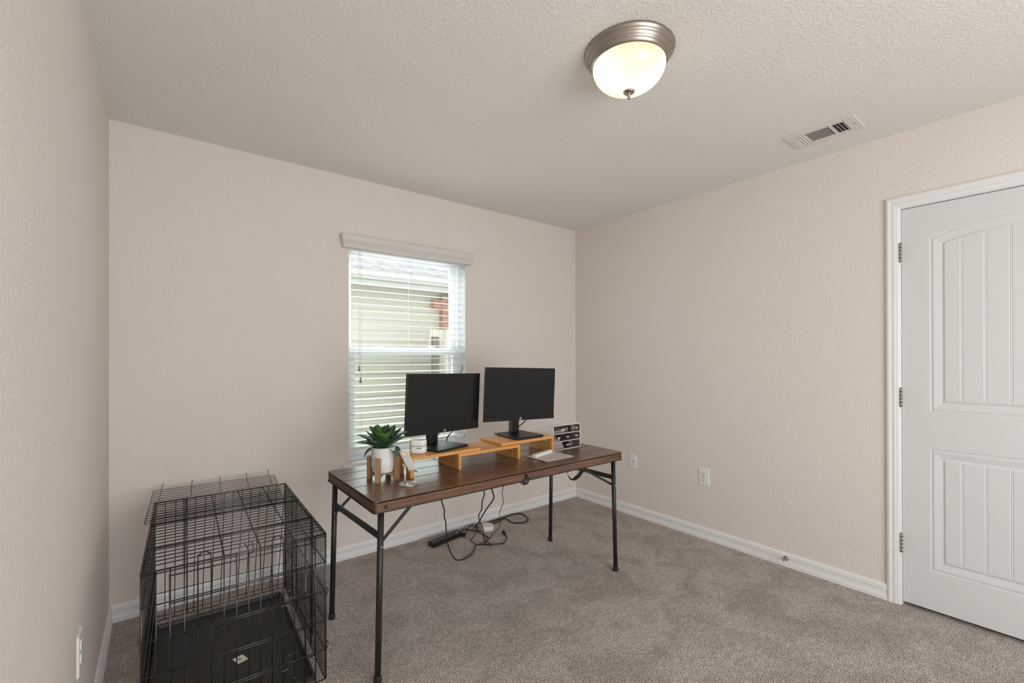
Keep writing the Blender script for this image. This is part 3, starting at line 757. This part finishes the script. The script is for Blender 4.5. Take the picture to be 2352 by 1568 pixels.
# cradle: tilted plate with two hooked fingers
u_ = Vector((.026, -.019, 0)).normalized()           # width direction
top_c = Vector((-2.176, -1.046, .866)); bot_c = Vector((-2.148, -1.084, .786)); dn = (bot_c-top_c).normalized(); nn = u_.cross(dn).normalized()
if nn.y > 0: nn = -nn
cr = MB()
Lc = (bot_c-top_c).length
def cbox(a0, a1, s0, s1, th=.0030):
    P = []
    for n0 in (0, th):
        for s_ in (s0, s1):
            for a_ in (a0, a1): P.append(top_c+dn*s_+u_*a_+nn*n0)
    cr.add(P, [(0,2,3,1),(4,5,7,6),(0,1,5,4),(2,6,7,3),(0,4,6,2),(1,3,7,5)])
cbox(-.018, .018, 0, .008); cbox(-.018, -.009, .008, .022); cbox(.009, .018, .008, .022); cbox(-.018, .018, .022, Lc)
obj('cradle', cr, 'aluminium', ph, bevel=.001)
for a_ in (-.013, .013):
    path = [bot_c+u_*a_, bot_c+u_*a_+dn*.007, bot_c+u_*a_+dn*.010+nn*.006, bot_c+u_*a_+dn*.006+nn*.018, bot_c+u_*a_-dn*.001+nn*.024]
    hk = MB(); P = []; fs = []
    for q in path:
        for s1_ in (-1, 1): P.append(q+u_*s1_*.0045); 
    P += [v+Vector((0, 0, .0022)) for v in P]
    n2 = len(path)*2
    for i in range(len(path)-1):
        k = i*2; fs += [(k, k+1, k+3, k+2), (n2+k, n2+k+2, n2+k+3, n2+k+1), (k, k+2, n2+k+2, n2+k), (k+1, n2+k+1, n2+k+3, k+3)]
    fs += [(0, n2, n2+1, 1), (n2-2, n2-1, 2*n2-1, 2*n2-2)]
    obj('hook', hk.add(P, fs), 'aluminium', ph)

# ================================================================ DESK PAD AND SLIM BOX
mp_ = thing('mouse_mat', (-1.293, -1.052, DZT), 'light beige mouse mat with dark underside near the front edge of the desk', 'mouse mat')
mpoly = rrect(-1.293, -1.051, .216, .176, .016, 6, math.radians(1))
obj('underside', MB().prism(mpoly, DZT+.0002, DZT+.0022), 'mat_edge', mp_)
obj('surface', MB().prism(rrect(-1.293, -1.051, .214, .174, .015, 6, math.radians(1)), DZT+.0022, DZT+.0040), 'mat_beige', mp_)
mat_w = MB().prism(rrect(-1.305, -1.000, .172, .027, .002, 3, math.radians(15)), DZT+.0042, DZT+.0215)
tag(obj('slim_box', mat_w, 'white_plastic', bevel=.0015), 'long slim white box lying on the mouse mat', 'box')

# ================================================================ DRAWER UNIT
ux0_, ux1_, uy0, uy1, uz0, uz1 = -1.176, -.944, -.952, -.802, DZT+.0003, .868
du = thing('drawer_unit', ((ux0_+ux1_)/2, (uy0+uy1)/2, DZT), 'white desktop drawer unit with smoky clear drawers right of the riser', 'drawers')
th = .0035
cs = MB().box((ux0_, uy0, uz0), (ux0_+th, uy1, uz1)).box((ux1_-th, uy0, uz0), (ux1_, uy1, uz1)).box((ux0_+th, uy1-th, uz0), (ux1_-th, uy1, uz1))
for k in range(4):
    z = uz0+(uz1-uz0-th)*k/3; cs.box((ux0_+th, uy0, z), (ux1_-th, uy1-th, z+th))
obj('casing', cs, 'white_plastic', du, bevel=.0007)
rowh = (uz1-uz0-th)/3
rows = [[(0, 1)], [(0, 1/3), (1/3, 2/3), (2/3, 1)], [(0, 2/3), (2/3, 1)]]
iw = ux1_-ux0_-2*th
for r_, row in enumerate(rows):
    za = uz0+rowh*r_+th+.0012; zb_ = uz0+rowh*(r_+1)-.0015
    for f0, f1 in row:
        xa = ux0_+th+iw*f0+.0008; xb = ux0_+th+iw*f1-.0008; ya, yb_ = uy0+.0015, uy1-th-.003; w_ = .0016
        dm = MB().box((xa, ya, za), (xb, ya+w_, zb_)).box((xa, yb_-w_, za), (xb, yb_, zb_-.006)).box((xa, ya+w_, za), (xa+w_, yb_-w_, zb_-.006)).box((xb-w_, ya+w_, za), (xb, yb_-w_, zb_-.006)).box((xa+w_, ya+w_, za), (xb-w_, yb_-w_, za+w_))
        dr = obj('drawer', dm, 'smoke_acrylic', du)
        xc = (xa+xb)/2
        obj('handle', MB().box((xc-.009, ya-.009, (za+zb_)/2-.003), (xc+.009, ya, (za+zb_)/2+.003)), 'white_plastic', dr, bevel=.001)
# contents
def item(name, a, b, m_, label, cat, rot=0, group=None): return tag(obj(name, MB().box(a, b, rot), m_, bevel=.0008), label, cat, group)
z1_ = uz0+th+.0012+.0018; z2_ = z1_+rowh; z3_ = z2_+rowh
mat('lilac_white', (.70, .66, .74), .5); mat('tan_card', (.50, .42, .38), .6); mat('blue_grey', (.30, .34, .38), .5); mat('tape_clear', (.55, .53, .50), .3)
item('small_box', (-1.168, -.945, z1_), (-1.085, -.880, z1_+.018), 'lilac_white', 'pale box at the bottom left of the drawer unit, lower of two', 'box', 0, 'pale boxes in the bottom drawer')
item('small_box', (-1.166, -.943, z1_+.0185), (-1.092, -.885, z1_+.038), 'lilac_white', 'pale box in the bottom drawer resting on the other pale box', 'box', 0, 'pale boxes in the bottom drawer')
item('tape_dispenser', (-1.072, -.935, z1_), (-1.030, -.90, z1_+.022), 'black_plastic', 'black object in the middle of the bottom clear drawer', 'stationery')
tag(obj('tape_roll', lathey([(.008, 0), (.017, 0), (.017, .014), (.008, .014), (.008, 0)], (-1.005, -.915, z1_+.0172), 24), 'blue_grey'), 'round dark tape roll standing in the bottom clear drawer', 'tape')
item('eraser', (-1.160, -.940, z2_), (-1.110, -.925, z2_+.008), 'white_plastic', 'white flat stick in the middle left clear drawer', 'stationery', .1)
item('white_clip', (-1.160, -.915, z2_+.0085*0), (-1.115, -.895, z2_+.022), 'lilac_white', 'white block in the middle left clear drawer', 'stationery', .35)
item('note_pad', (-1.165, -.940, z3_), (-1.105, -.86, z3_+.014), 'tan_card', 'tan note pad in the wide top clear drawer', 'stationery')
item('colour_pad', (-1.098, -.935, z3_), (-1.070, -.87, z3_+.018), 'paper', 'pale small pad beside the tan pad in the top drawer', 'stationery')
item('dark_pouch', (-1.062, -.93, z3_), (-1.032, -.86, z3_+.024), 'blue_grey', 'dark blue-grey pouch in the wide top clear drawer', 'stationery')
tag(obj('tape_roll', lathey([(.009, 0), (.016, 0), (.016, .012), (.009, .012), (.009, 0)], (-.985, -.915, z3_+.0162), 24), 'tape_clear'), 'pale tape roll in the small top right clear drawer', 'tape')

# ================================================================ DOG CRATE
CA = math.radians(-2.0)
co = Vector((-3.046, -.150, 0))
cw, cdp, ch = .568, .885, .587
cr_ = thing('dog_crate', tuple(co), 'black wire dog crate with plastic tray in the left back corner', 'dog crate', CA)
# local axes: x right 0..cw, y 0 at back, -cdp at front
WR = .0020; WT = .0031
def wires(name, lines, mt='cage_wire', parent=cr_, n_=6, kind='stuff'):
    m_ = MB()
    for a, b_, r in lines: m_.cyl(a, b_, r, n_)
    return obj(name, m_, mt, parent, local=True, kind=kind)
zf = .012
# side panels
def side(x, name, dbl=False):
    Ls = []
    N = 33
    for k in range(N+1):
        y = -cdp*k/N; Ls.append(((x, y, zf), (x, y, ch-.006), WR))
    for z in (zf, .128, .243, .358, .473, ch-.008): Ls.append(((x+.003*(1 if x < .1 else -1), 0, z), (x+.003*(1 if x < .1 else -1), -cdp, z), WR*1.15))
    for y in (-.30, -.62): Ls.append(((x, y, zf), (x, y, ch), WT))
    for q in ((0, 0), (0, -cdp)): Ls.append(((x, q[1], zf), (x, q[1], ch), WT*1.1))
    return wires(name, Ls)
side(0, 'side_panel'); sp3 = side(cw, 'side_panel')
# back panel
Ls = []
for k in range(1, 15): Ls.append(((cw*k/15, 0, zf), (cw*k/14, 0, ch-.006), WR))
Ls.append(((cw*3.1/14, .003, zf), (cw*3.1/14, .003, ch), WT))
for z in (.019, .039, .150): Ls.append(((0, -.003, z-.006), (cw, -.003, z-.006), WR))
Ls.append(((0, -.003, ch-.004), (cw, -.003, ch-.004), WT))
wires('back_panel', Ls)
# top panel
Ls = []
for k in range(1, 24): Ls.append(((.004, -cdp*k/24, ch+.002), (cw-.004, -cdp*k/24, ch+.002), WR))
for k in (1, 2, 3, 4): Ls.append(((cw*k/5, 0, ch-.001), (cw*k/5, -cdp, ch-.001), WT*.9))
for x in (0, .012, cw): Ls.append(((x, 0, ch-.001), (x, -cdp, ch-.001), WT))
for y in (-.28, -.365, -.665): Ls.append(((0, y, ch-.003), (cw, y, ch-.003), WT*.9))
wires('top_panel', Ls)
# front panel
yF = -cdp
Ls = []
for k in range(1, 15):
    x = cw*k/15
    Ls.append(((x, yF, zf), (x, yF, ch-.006), WR*1.1))
Ls.append(((0, yF-.003, ch-.003), (cw, yF-.003, ch-.003), WT)); Ls.append(((0, yF-.003, ch-.012), (cw, yF-.003, ch-.012), WR))
for z in (zf, .128, .243, .358, .473): Ls.append(((0, yF-.003, z), (cw, yF-.003, z), WR*1.1))
wires('front_panel', Ls)
# front door
Ls = []
dx0, dx1 = cw*2/15-.001, cw*13/15; yD = yF-.008
for x in (dx0, dx1): Ls.append(((x, yD, .05), (x, yD, ch-.020), WT))
for z in (.05, .128, .243, .358, .473, ch-.022): Ls.append(((dx0, yD-.002, z-.004), (dx1+.03, yD-.002, z-.004), WR*1.1))
fdoor = wires('front_door', Ls)
def slide_latch(z, parent, xa=.352, yy=yD-.006, ax='x'):
    m_ = MB(); k = xa
    def Q(u, w_):
        u = k+(u-k)*.72; return (u, yy, w_) if ax == 'x' else (cw+.008, u, w_)
    m_.tube([Q(k-.030, z-.002), Q(k+.110, z+.004)], .0022, 8)
    m_.tube(catmull([Q(k-.018, z+.024), Q(k-.022, z+.006), Q(k-.020, z-.012), Q(k-.010, z-.020), Q(k+.022, z-.018)], 4), .0022, 8)
    m_.tube([Q(k-.018, z+.024), Q(k+.060, z+.036)], .0020, 8)
    m_.tube(catmull([Q(k+.060, z+.036), Q(k+.066, z+.010), Q(k+.064, z-.020), Q(k+.068, z-.045), Q(k+.055, z-.062), Q(k+.040, z-.058), Q(k+.034, z-.035), Q(k+.032, z-.014)], 4), .0022, 8)
    m_.tube([Q(k+.110, z+.004), Q(k+.112, z-.014)], .0020, 8)
    obj('slide_latch', m_, 'cage_wire', parent, local=True)
slide_latch(.372, fdoor, .418); slide_latch(.130, fdoor, .418)
# carry loops standing above the front edge
for xa, xb in ((cw*4/15, cw*5/15), (cw*10/15, cw*11/15)):
    m_ = MB().tube(catmull([(xa, yF-.001, .36), (xa, yF-.001, ch-.004), (xa+.006, yF+.010, ch+.016), ((xa+xb)/2, yF+.016, ch+.021), (xb-.006, yF+.010, ch+.016), (xb, yF-.001, ch-.004), (xb, yF-.001, .36)], 5), .0023, 8)
    obj('wire_loop', m_, 'cage_wire', cr_, local=True)
obj('top_hook', MB().tube(catmull([(.296, yF+.06, ch+.004), (.300, yF+.01, ch+.004), (.304, yF-.008, ch-.010), (.314, yF-.008, ch-.010), (.319, yF+.01, ch+.002), (.318, yF+.055, ch+.010)], 5), .0020, 8), 'cage_wire', cr_, local=True)
# side door on the right with latches
Ls = []
for y in (-.17, -.62): Ls.append(((cw+.006, y, .05), (cw+.006, y, ch-.03), WT))
for z in (.05, ch-.03): Ls.append(((cw+.006, -.17, z), (cw+.006, -.62, z), WT))
sdoor = wires('side_door', Ls)
slide_latch(.44, sdoor, -.66, 0, 'y'); slide_latch(.17, sdoor, -.66, 0, 'y')
# corner clips
for x in (0, cw):
    for y in (0, yF):
        for z in (.15, .36):
            s1 = -1 if x == 0 else 1
            obj('clip', MB().tube(catmull([(x, y+.01, z), (x+s1*.006, y+.004, z+.006), (x+s1*.007, y-.010, z+.003), (x+s1*.002, y-.012, z-.012), (x, y, z-.016)], 4), .0018, 7), 'cage_wire', cr_, local=True)
# tray
tr = MB(); a0, a1, b0, b1 = .008, cw-.034, -.076, -cdp+.012
prof = [(0, .012), (0, .028), (.004, .030), (.008, .028), (.014, .014)]
def trst(sx, sy): return lambda d, z: ((a0+d if sx == 0 else a1-d), (b0-d if sy == 0 else b1+d), z)
sts = [trst(0, 0), trst(0, 1), trst(1, 1), trst(1, 0), trst(0, 0)]
prof_c = prof+[(.014, .012)]
P = []; n_ = len(prof_c); fs = []
for st in sts[:4]: P += [st(u, z) for u, z in prof_c]
for i in range(4):
    j = (i+1) % 4
    for k in range(n_): fs.append((i*n_+k, i*n_+(k+1) % n_, j*n_+(k+1) % n_, j*n_+k))
tr.add(P, fs); tr.box((a0+.013, b1+.013, .012), (a1-.013, b0-.013, .0145))
tray = obj('tray', tr, 'tray_black', cr_, local=True)
stk = obj('sticker', MB().box((.285, -.585, .0146), (.325, -.535, .0149), .35), 'paper', tray, local=True, label='white paper sticker')
tq = MB()
for k, (a, b_) in enumerate(((.291, .301), (.291, .297))): tq.box((a+.006, -.565+k*.010, .01495), (b_+.010, -.560+k*.010, .0151), .35, (.305, -.56))
obj('print', tq, 'print_black', stk, local=True)

# loose divider grid lying on the crate
dv_ = thing('divider_grid', (-2.80, -.30, .60), 'loose black wire divider grid lying across the back of the crate top', 'wire panel')
def Dp(u, s_):   # u: 0..1 across, s_: y position
    L0 = Vector((-3.078, -.53)); L1 = Vector((-3.052, -.0955)); R0_ = Vector((-2.560, -.56)); R1 = Vector((-2.523, -.122))
    t = s_; a = L0.lerp(L1, t); b_ = R0_.lerp(R1, t); q = a.lerp(b_, u); return Vector((q.x, q.y, .5985+.0305*t))
Ls = []
for k in range(15): Ls.append((Dp(0, k/14), Dp(1, k/14), .0014))
for u in (0, 1): Ls.append((Dp(u, 0), Dp(u, 1), .0016))
m_ = MB()
for a, b_, r in Ls: m_.cyl(a, b_, r, 6)
obj('grid', m_, 'cage_wire', dv_, kind='stuff')
for u in (.06, .29, .52, .75, .95):
    a = Dp(u, -.04); b_ = Dp(u, 1.165)
    pts = [a+Vector((.006, -.002, -.012)), a+Vector((.004, -.004, 0)), a, Dp(u, .5)+Vector((0, 0, .003)), b_, b_+Vector((.004, .006, .008))]
    obj('hooked_rod', MB().tube(pts, .0016, 6), 'cage_wire', dv_)

# ================================================================ CABLES UNDER THE DESK
CB = {
'A':[(-1.86,-0.82,0.69),(-1.847,-0.800,0.537),(-1.822,-0.767,0.491),(-1.792,-0.733,0.441),(-1.774,-0.700,0.393),(-1.746,-0.667,0.349),(-1.724,-0.633,0.297),(-1.702,-0.600,0.245),(-1.680,-0.567,0.188),(-1.648,-0.533,0.131),(-1.611,-0.500,0.071),(-1.555,-0.467,0.008),(-1.508,-0.481,0.006),(-1.443,-0.455,0.006),(-1.381,-0.406,0.006),(-1.329,-0.350,0.006),(-1.282,-0.380,0.006),(-1.183,-0.438,0.006),(-1.140,-0.424,0.006),(-1.089,-0.379,0.006),(-1.070,-0.335,0.008)],
'B':[(-1.53,-0.74,0.69),(-1.521,-0.720,0.511),(-1.469,-0.653,0.449),(-1.439,-0.585,0.384),(-1.398,-0.518,0.306),(-1.375,-0.451,0.245),(-1.323,-0.384,0.172),(-1.253,-0.316,0.093),(-1.199,-0.249,0.012),(-1.256,-0.347,0.010),(-1.275,-0.395,0.006)],
'C':[(-1.44,-0.68,0.69),(-1.421,-0.660,0.489),(-1.332,-0.560,0.389),(-1.274,-0.461,0.320),(-1.246,-0.361,0.241),(-1.215,-0.261,0.159),(-1.176,-0.161,0.076),(-1.135,-0.062,0.010),(-1.150,-0.090,0.006)],
'D':[(-1.37,-0.72,0.69),(-1.360,-0.700,0.503),(-1.314,-0.625,0.413),(-1.248,-0.550,0.329),(-1.224,-0.475,0.237),(-1.164,-0.401,0.159),(-1.111,-0.326,0.081),(-1.102,-0.251,0.008),(-1.212,-0.326,0.006),(-1.254,-0.355,0.012),(-1.332,-0.354,0.005)],
'E':[(-1.030,-0.060,0.007),(-0.910,-0.050,0.007),(-0.836,-0.040,0.007),(-0.765,-0.034,0.007),(-0.720,-0.050,0.007),(-0.701,-0.092,0.007),(-0.737,-0.193,0.007),(-0.797,-0.232,0.007),(-0.856,-0.211,0.007),(-0.882,-0.165,0.007),(-0.888,-0.091,0.015),(-0.952,-0.093,0.007),(-1.034,-0.095,0.007)],
'F':[(-1.310,-0.122,0.020),(-1.271,-0.102,0.022),(-1.253,-0.109,0.020),(-1.220,-0.143,0.015),(-1.178,-0.180,0.010)],
'G':[(-1.301,-0.147,0.012),(-1.266,-0.121,0.010),(-1.233,-0.090,0.016),(-1.160,-0.045,0.020),(-1.135,-0.050,0.012),(-1.165,-0.091,0.012),(-1.190,-0.196,0.006),(-1.192,-0.298,0.006),(-1.239,-0.346,0.016),(-1.264,-0.434,0.006)],
'H':[(-1.300,-0.105,0.020),(-1.220,-0.045,0.020),(-1.170,-0.040,0.012),(-1.160,-0.086,0.006)],
'I':[(-1.201,-0.157,0.006),(-1.251,-0.208,0.006),(-1.314,-0.259,0.006),(-1.320,-0.296,0.006),(-1.326,-0.345,0.010)],
'W1':[(-1.224,-0.180,0.056),(-1.249,-0.165,0.091),(-1.296,-0.143,0.135),(-1.364,-0.115,0.174),(-1.421,-0.086,0.192),(-1.462,-0.066,0.184),(-1.466,-0.045,0.140),(-1.440,-0.040,0.070),(-1.400,-0.060,0.008)],
'W2':[(-1.241,-0.250,0.220),(-1.263,-0.210,0.187),(-1.280,-0.169,0.138),(-1.293,-0.129,0.102),(-1.285,-0.100,0.055),(-1.300,-0.110,0.033)]}
spec = {'A': (.0036, 'black power cable looping low over the carpet to a loose plug'), 'B': (.0036, 'black cable hanging left of the thick cable under the desk'),
 'C': (.0046, 'thickest black cable hanging down behind the white hub'), 'D': (.0022, 'thin black cable hanging rightmost under the desk'),
 'E': (.0046, 'thick black cable lying in a wide loop along the baseboard'), 'F': (.0045, 'short thick black cable from power strip to the hub'),
 'G': (.0032, 'black cable arching from the power strip plug over the carpet'), 'H': (.0022, 'thin black cable behind the power strip end'),
 'I': (.0022, 'thin black cable curling in front of the white hub'), 'W1': (.0009, 'hair-thin clear cord looped in front of the baseboard'), 'W2': (.0009, 'hair-thin clear cord hanging above the power strip')}
cab = {}
for k, (r, lab) in spec.items():
    cab[k] = tag(obj('cable', MB().tube(catmull(CB[k], 7), r, 8), 'cord_white' if k[0] == 'W' else 'cable_black'), lab, 'cable', 'cables under the desk')
obj('plug', MB().tube([(-1.070, -.335, .010), (-1.064, -.318, .013), (-1.060, -.300, .014), (-1.058, -.292, .014)], [.006, .011, .012, .009], 10), 'cable_black', cab['A'])
obj('plug', MB().tube([(-1.296, -.150, .014), (-1.310, -.165, .016), (-1.325, -.178, .016)], [.008, .012, .012], 10), 'cable_black', cab['G'])
# power strip
sa, sb_ = Vector((-1.575, -.178)), Vector((-1.330, -.128)); ang = math.atan2(sb_.y-sa.y, sb_.x-sa.x); mid_ = (sa+sb_)/2
ps = thing('power_strip', (mid_.x, mid_.y, 0), 'long black power strip on the carpet by the baseboard under the desk', 'power strip', ang)
obj('body', MB().prism(rrect(0, 0, .270, .060, .006), .004, .034), 'black_plastic', ps, bevel=.003, local=True)
obj('base_strip', MB().prism(rrect(0, 0, .264, .056, .006), .0005, .004), 'mat_edge', ps, local=True)
for k in range(5):
    q = MB(); x = -.095+k*.036
    q.box((x-.004, -.008, .0340), (x-.002, .004, .0343)).box((x+.004, -.008, .0340), (x+.006, .004, .0343)); obj('socket', q, 'slot_dark', ps, local=True)
q = MB().box((.088, -.012, .0340), (.094, -.002, .0345)).box((.098, -.016, .0340), (.108, .002, .0345)); obj('markings', q, 'silver_logo', ps, local=True, label='small pale printed markings')
obj('switch', MB().box((.112, -.010, .034), (.126, .010, .037)), 'black_plastic', ps, local=True)
# white hub
hb_ = thing('white_hub', (-1.110, -.162, 0), 'rounded white plastic hub on the carpet among the cables', 'hub')
obj('body', rbox(-1.110, -.162, .0005, .036, .094, .100, .030, math.radians(-25)), 'white_plastic', hb_)
obj('top_cap', rbox(-1.110, -.162, .034, .0385, .078, .084, .026, math.radians(-25)), 'ceramic', hb_)

# ================================================================ OUTSIDE
struct('ground', MB().box((-14, T+.02, -.45), (16, 22, -.35)), 'grass')
nb = thing('neighbour_house', (0, 3.3, -.35), 'cream-sided neighbouring house with shingled roof seen through the window', 'house')
wy = 3.2
zt = 2.27; x_l, x_r = -7.0, .352
k = 0; z = -.30
while z < zt:
    obj('siding_board', MB().add([(x_l, wy-.014, z), (x_r, wy-.014, z), (x_r, wy, z+.152), (x_l, wy, z+.152), (x_l, wy+.02, z), (x_r, wy+.02, z), (x_r, wy+.02, z+.152), (x_l, wy+.02, z+.152)],
        [(0,1,2,3), (4,7,6,5), (0,4,5,1), (3,2,6,7), (0,3,7,4), (1,5,6,2)]), 'siding', nb); z += .150
obj('wall', MB().box((x_l, wy+.02, -.35), (3.4, wy+.2, 2.5)), 'siding', nb)
obj('soffit', MB().box((x_l-.3, wy-.42, 2.275), (3.7, wy+.02, 2.29)), 'fascia_white', nb)
obj('fascia', MB().box((x_l-.3, wy-.44, 2.20), (3.7, wy-.42, 2.40)), 'fascia_white', nb)
gp = [(0, 0), (-.09, .01), (-.12, .05), (-.115, .105), (-.125, .12), (-.115, .12), (-.105, .105), (-.11, .05), (-.085, .018), (0, .008)]
obj('gutter', MB().sweep(gp, [lambda d, h: (x_l-.3, wy-.44+d, 2.27+h), lambda d, h: (3.7, wy-.44+d, 2.27+h)]), 'fascia_white', nb)
# roof: courses of shingles rising away from us, hip on the right
ry0, rz0 = wy-.50, 2.40; slope = .42
rf = MB()
rng = random.Random(3)
for c_ in range(26):
    ya = ry0+c_*.135; za = rz0+c_*.135*slope
    xr = 3.7-c_*.135*1.0; x = x_l-.3+rng.random()*.3
    while x < xr:
        w_ = rng.choice((.16, .22, .30, .36)); x2 = min(x+w_, xr); lift = rng.choice((.006, .012, .020))
        rf.add([(x, ya, za+lift), (x2-.004, ya, za+lift), (x2-.004, ya+.16, za+.16*slope+.003), (x, ya+.16, za+.16*slope+.003), (x, ya, za-.01), (x2-.004, ya, za-.01)], [(0,1,2,3), (0,4,5,1), (0,3,4), (1,5,2)]); x += w_
obj('shingles', rf, 'shingle', nb, kind='stuff', fix=False)
obj('roof_deck', MB().add([(x_l-.3, ry0, rz0-.012), (3.7, ry0, rz0-.012), (.19, ry0+3.51, rz0+3.51*slope-.012), (x_l-.3, ry0+3.51, rz0+3.51*slope-.012), (3.7, ry0+7, rz0-.012)], [(0,1,2,3), (1,4,2)]), 'shingle', nb, fix=False)
# brick corner column with a corbelled top
obj('mortar_core', MB().box((.36, wy-.10, -.35), (1.10, wy+.02, 2.20)), 'mortar', nb)
cnt = 0
bz = -.30
first_b = None
row = 0
while bz < 2.14:
    wide = bz > 1.98
    xs = -.0 if row % 2 else .10
    x = (.20 if wide else .355)-(0 if row % 2 else .0)
    seq = [.205]*6 if row % 2 else [.10]+[.205]*6
    for w_ in seq:
        if x+w_ > 1.15: break
        j = rng.uniform(-.003, .003)
        obj('brick', MB().box((x, wy-.112+j, bz), (x+w_-.010, wy+.01, bz+.060)), 'brick_red', nb); x += w_
    bz += .070; row += 1
# fence
fn = thing('wood_fence', (.7, 2.5, -.35), 'weathered grey-brown picket fence beside the neighbouring brick corner', 'fence')
for i in range(9):
    x = -.175+i*.142
    p_ = obj('picket', MB().prism([(x, 2.495), (x+.135, 2.495), (x+.135, 2.512), (x, 2.512)], -.35, 1.640+rng.uniform(-.012, .012)), 'fence_wood', fn)
for z in (.0, .75, 1.40): obj('rail', MB().box((-.175, 2.512, z), (1.10, 2.55, z+.085)), 'fence_wood', fn)
obj('post', MB().box((-.16, 2.45, -.35), (-.07, 2.494, 1.55)), 'bark', fn)
# tree behind the roof
tr_ = thing('leafy_tree', (4.2, 13.5, -.35), 'pale green leafy tree rising behind the neighbouring roof', 'tree')
obj('trunk', MB().tube([(4.2, 13.5, -.35), (4.3, 13.5, 2.5), (4.2, 13.6, 4.6)], [.22, .17, .10], 10), 'bark', tr_)
fl = MB(); rg = random.Random(5)
for i in range(2600):
    a = rg.uniform(0, 2*math.pi); e = rg.uniform(-1, 1); r = rg.random()**.4*2.0
    c0 = Vector((4.2+r*math.cos(a)*math.sqrt(1-e*e), 13.5+r*math.sin(a)*math.sqrt(1-e*e), 5.2+r*e*.85)); d1 = Vector((rg.uniform(-1,1), rg.uniform(-1,1), rg.uniform(-1,1))).normalized(); d2 = d1.cross(Vector((rg.uniform(-1,1), rg.uniform(-1,1), .3))).normalized()
    fl.add([c0-d1*.11, c0+d2*.05, c0+d1*.11, c0-d2*.05], [(0, 1, 2, 3)])
obj('foliage', fl, 'tree_leaf', tr_, kind='stuff', fix=False)
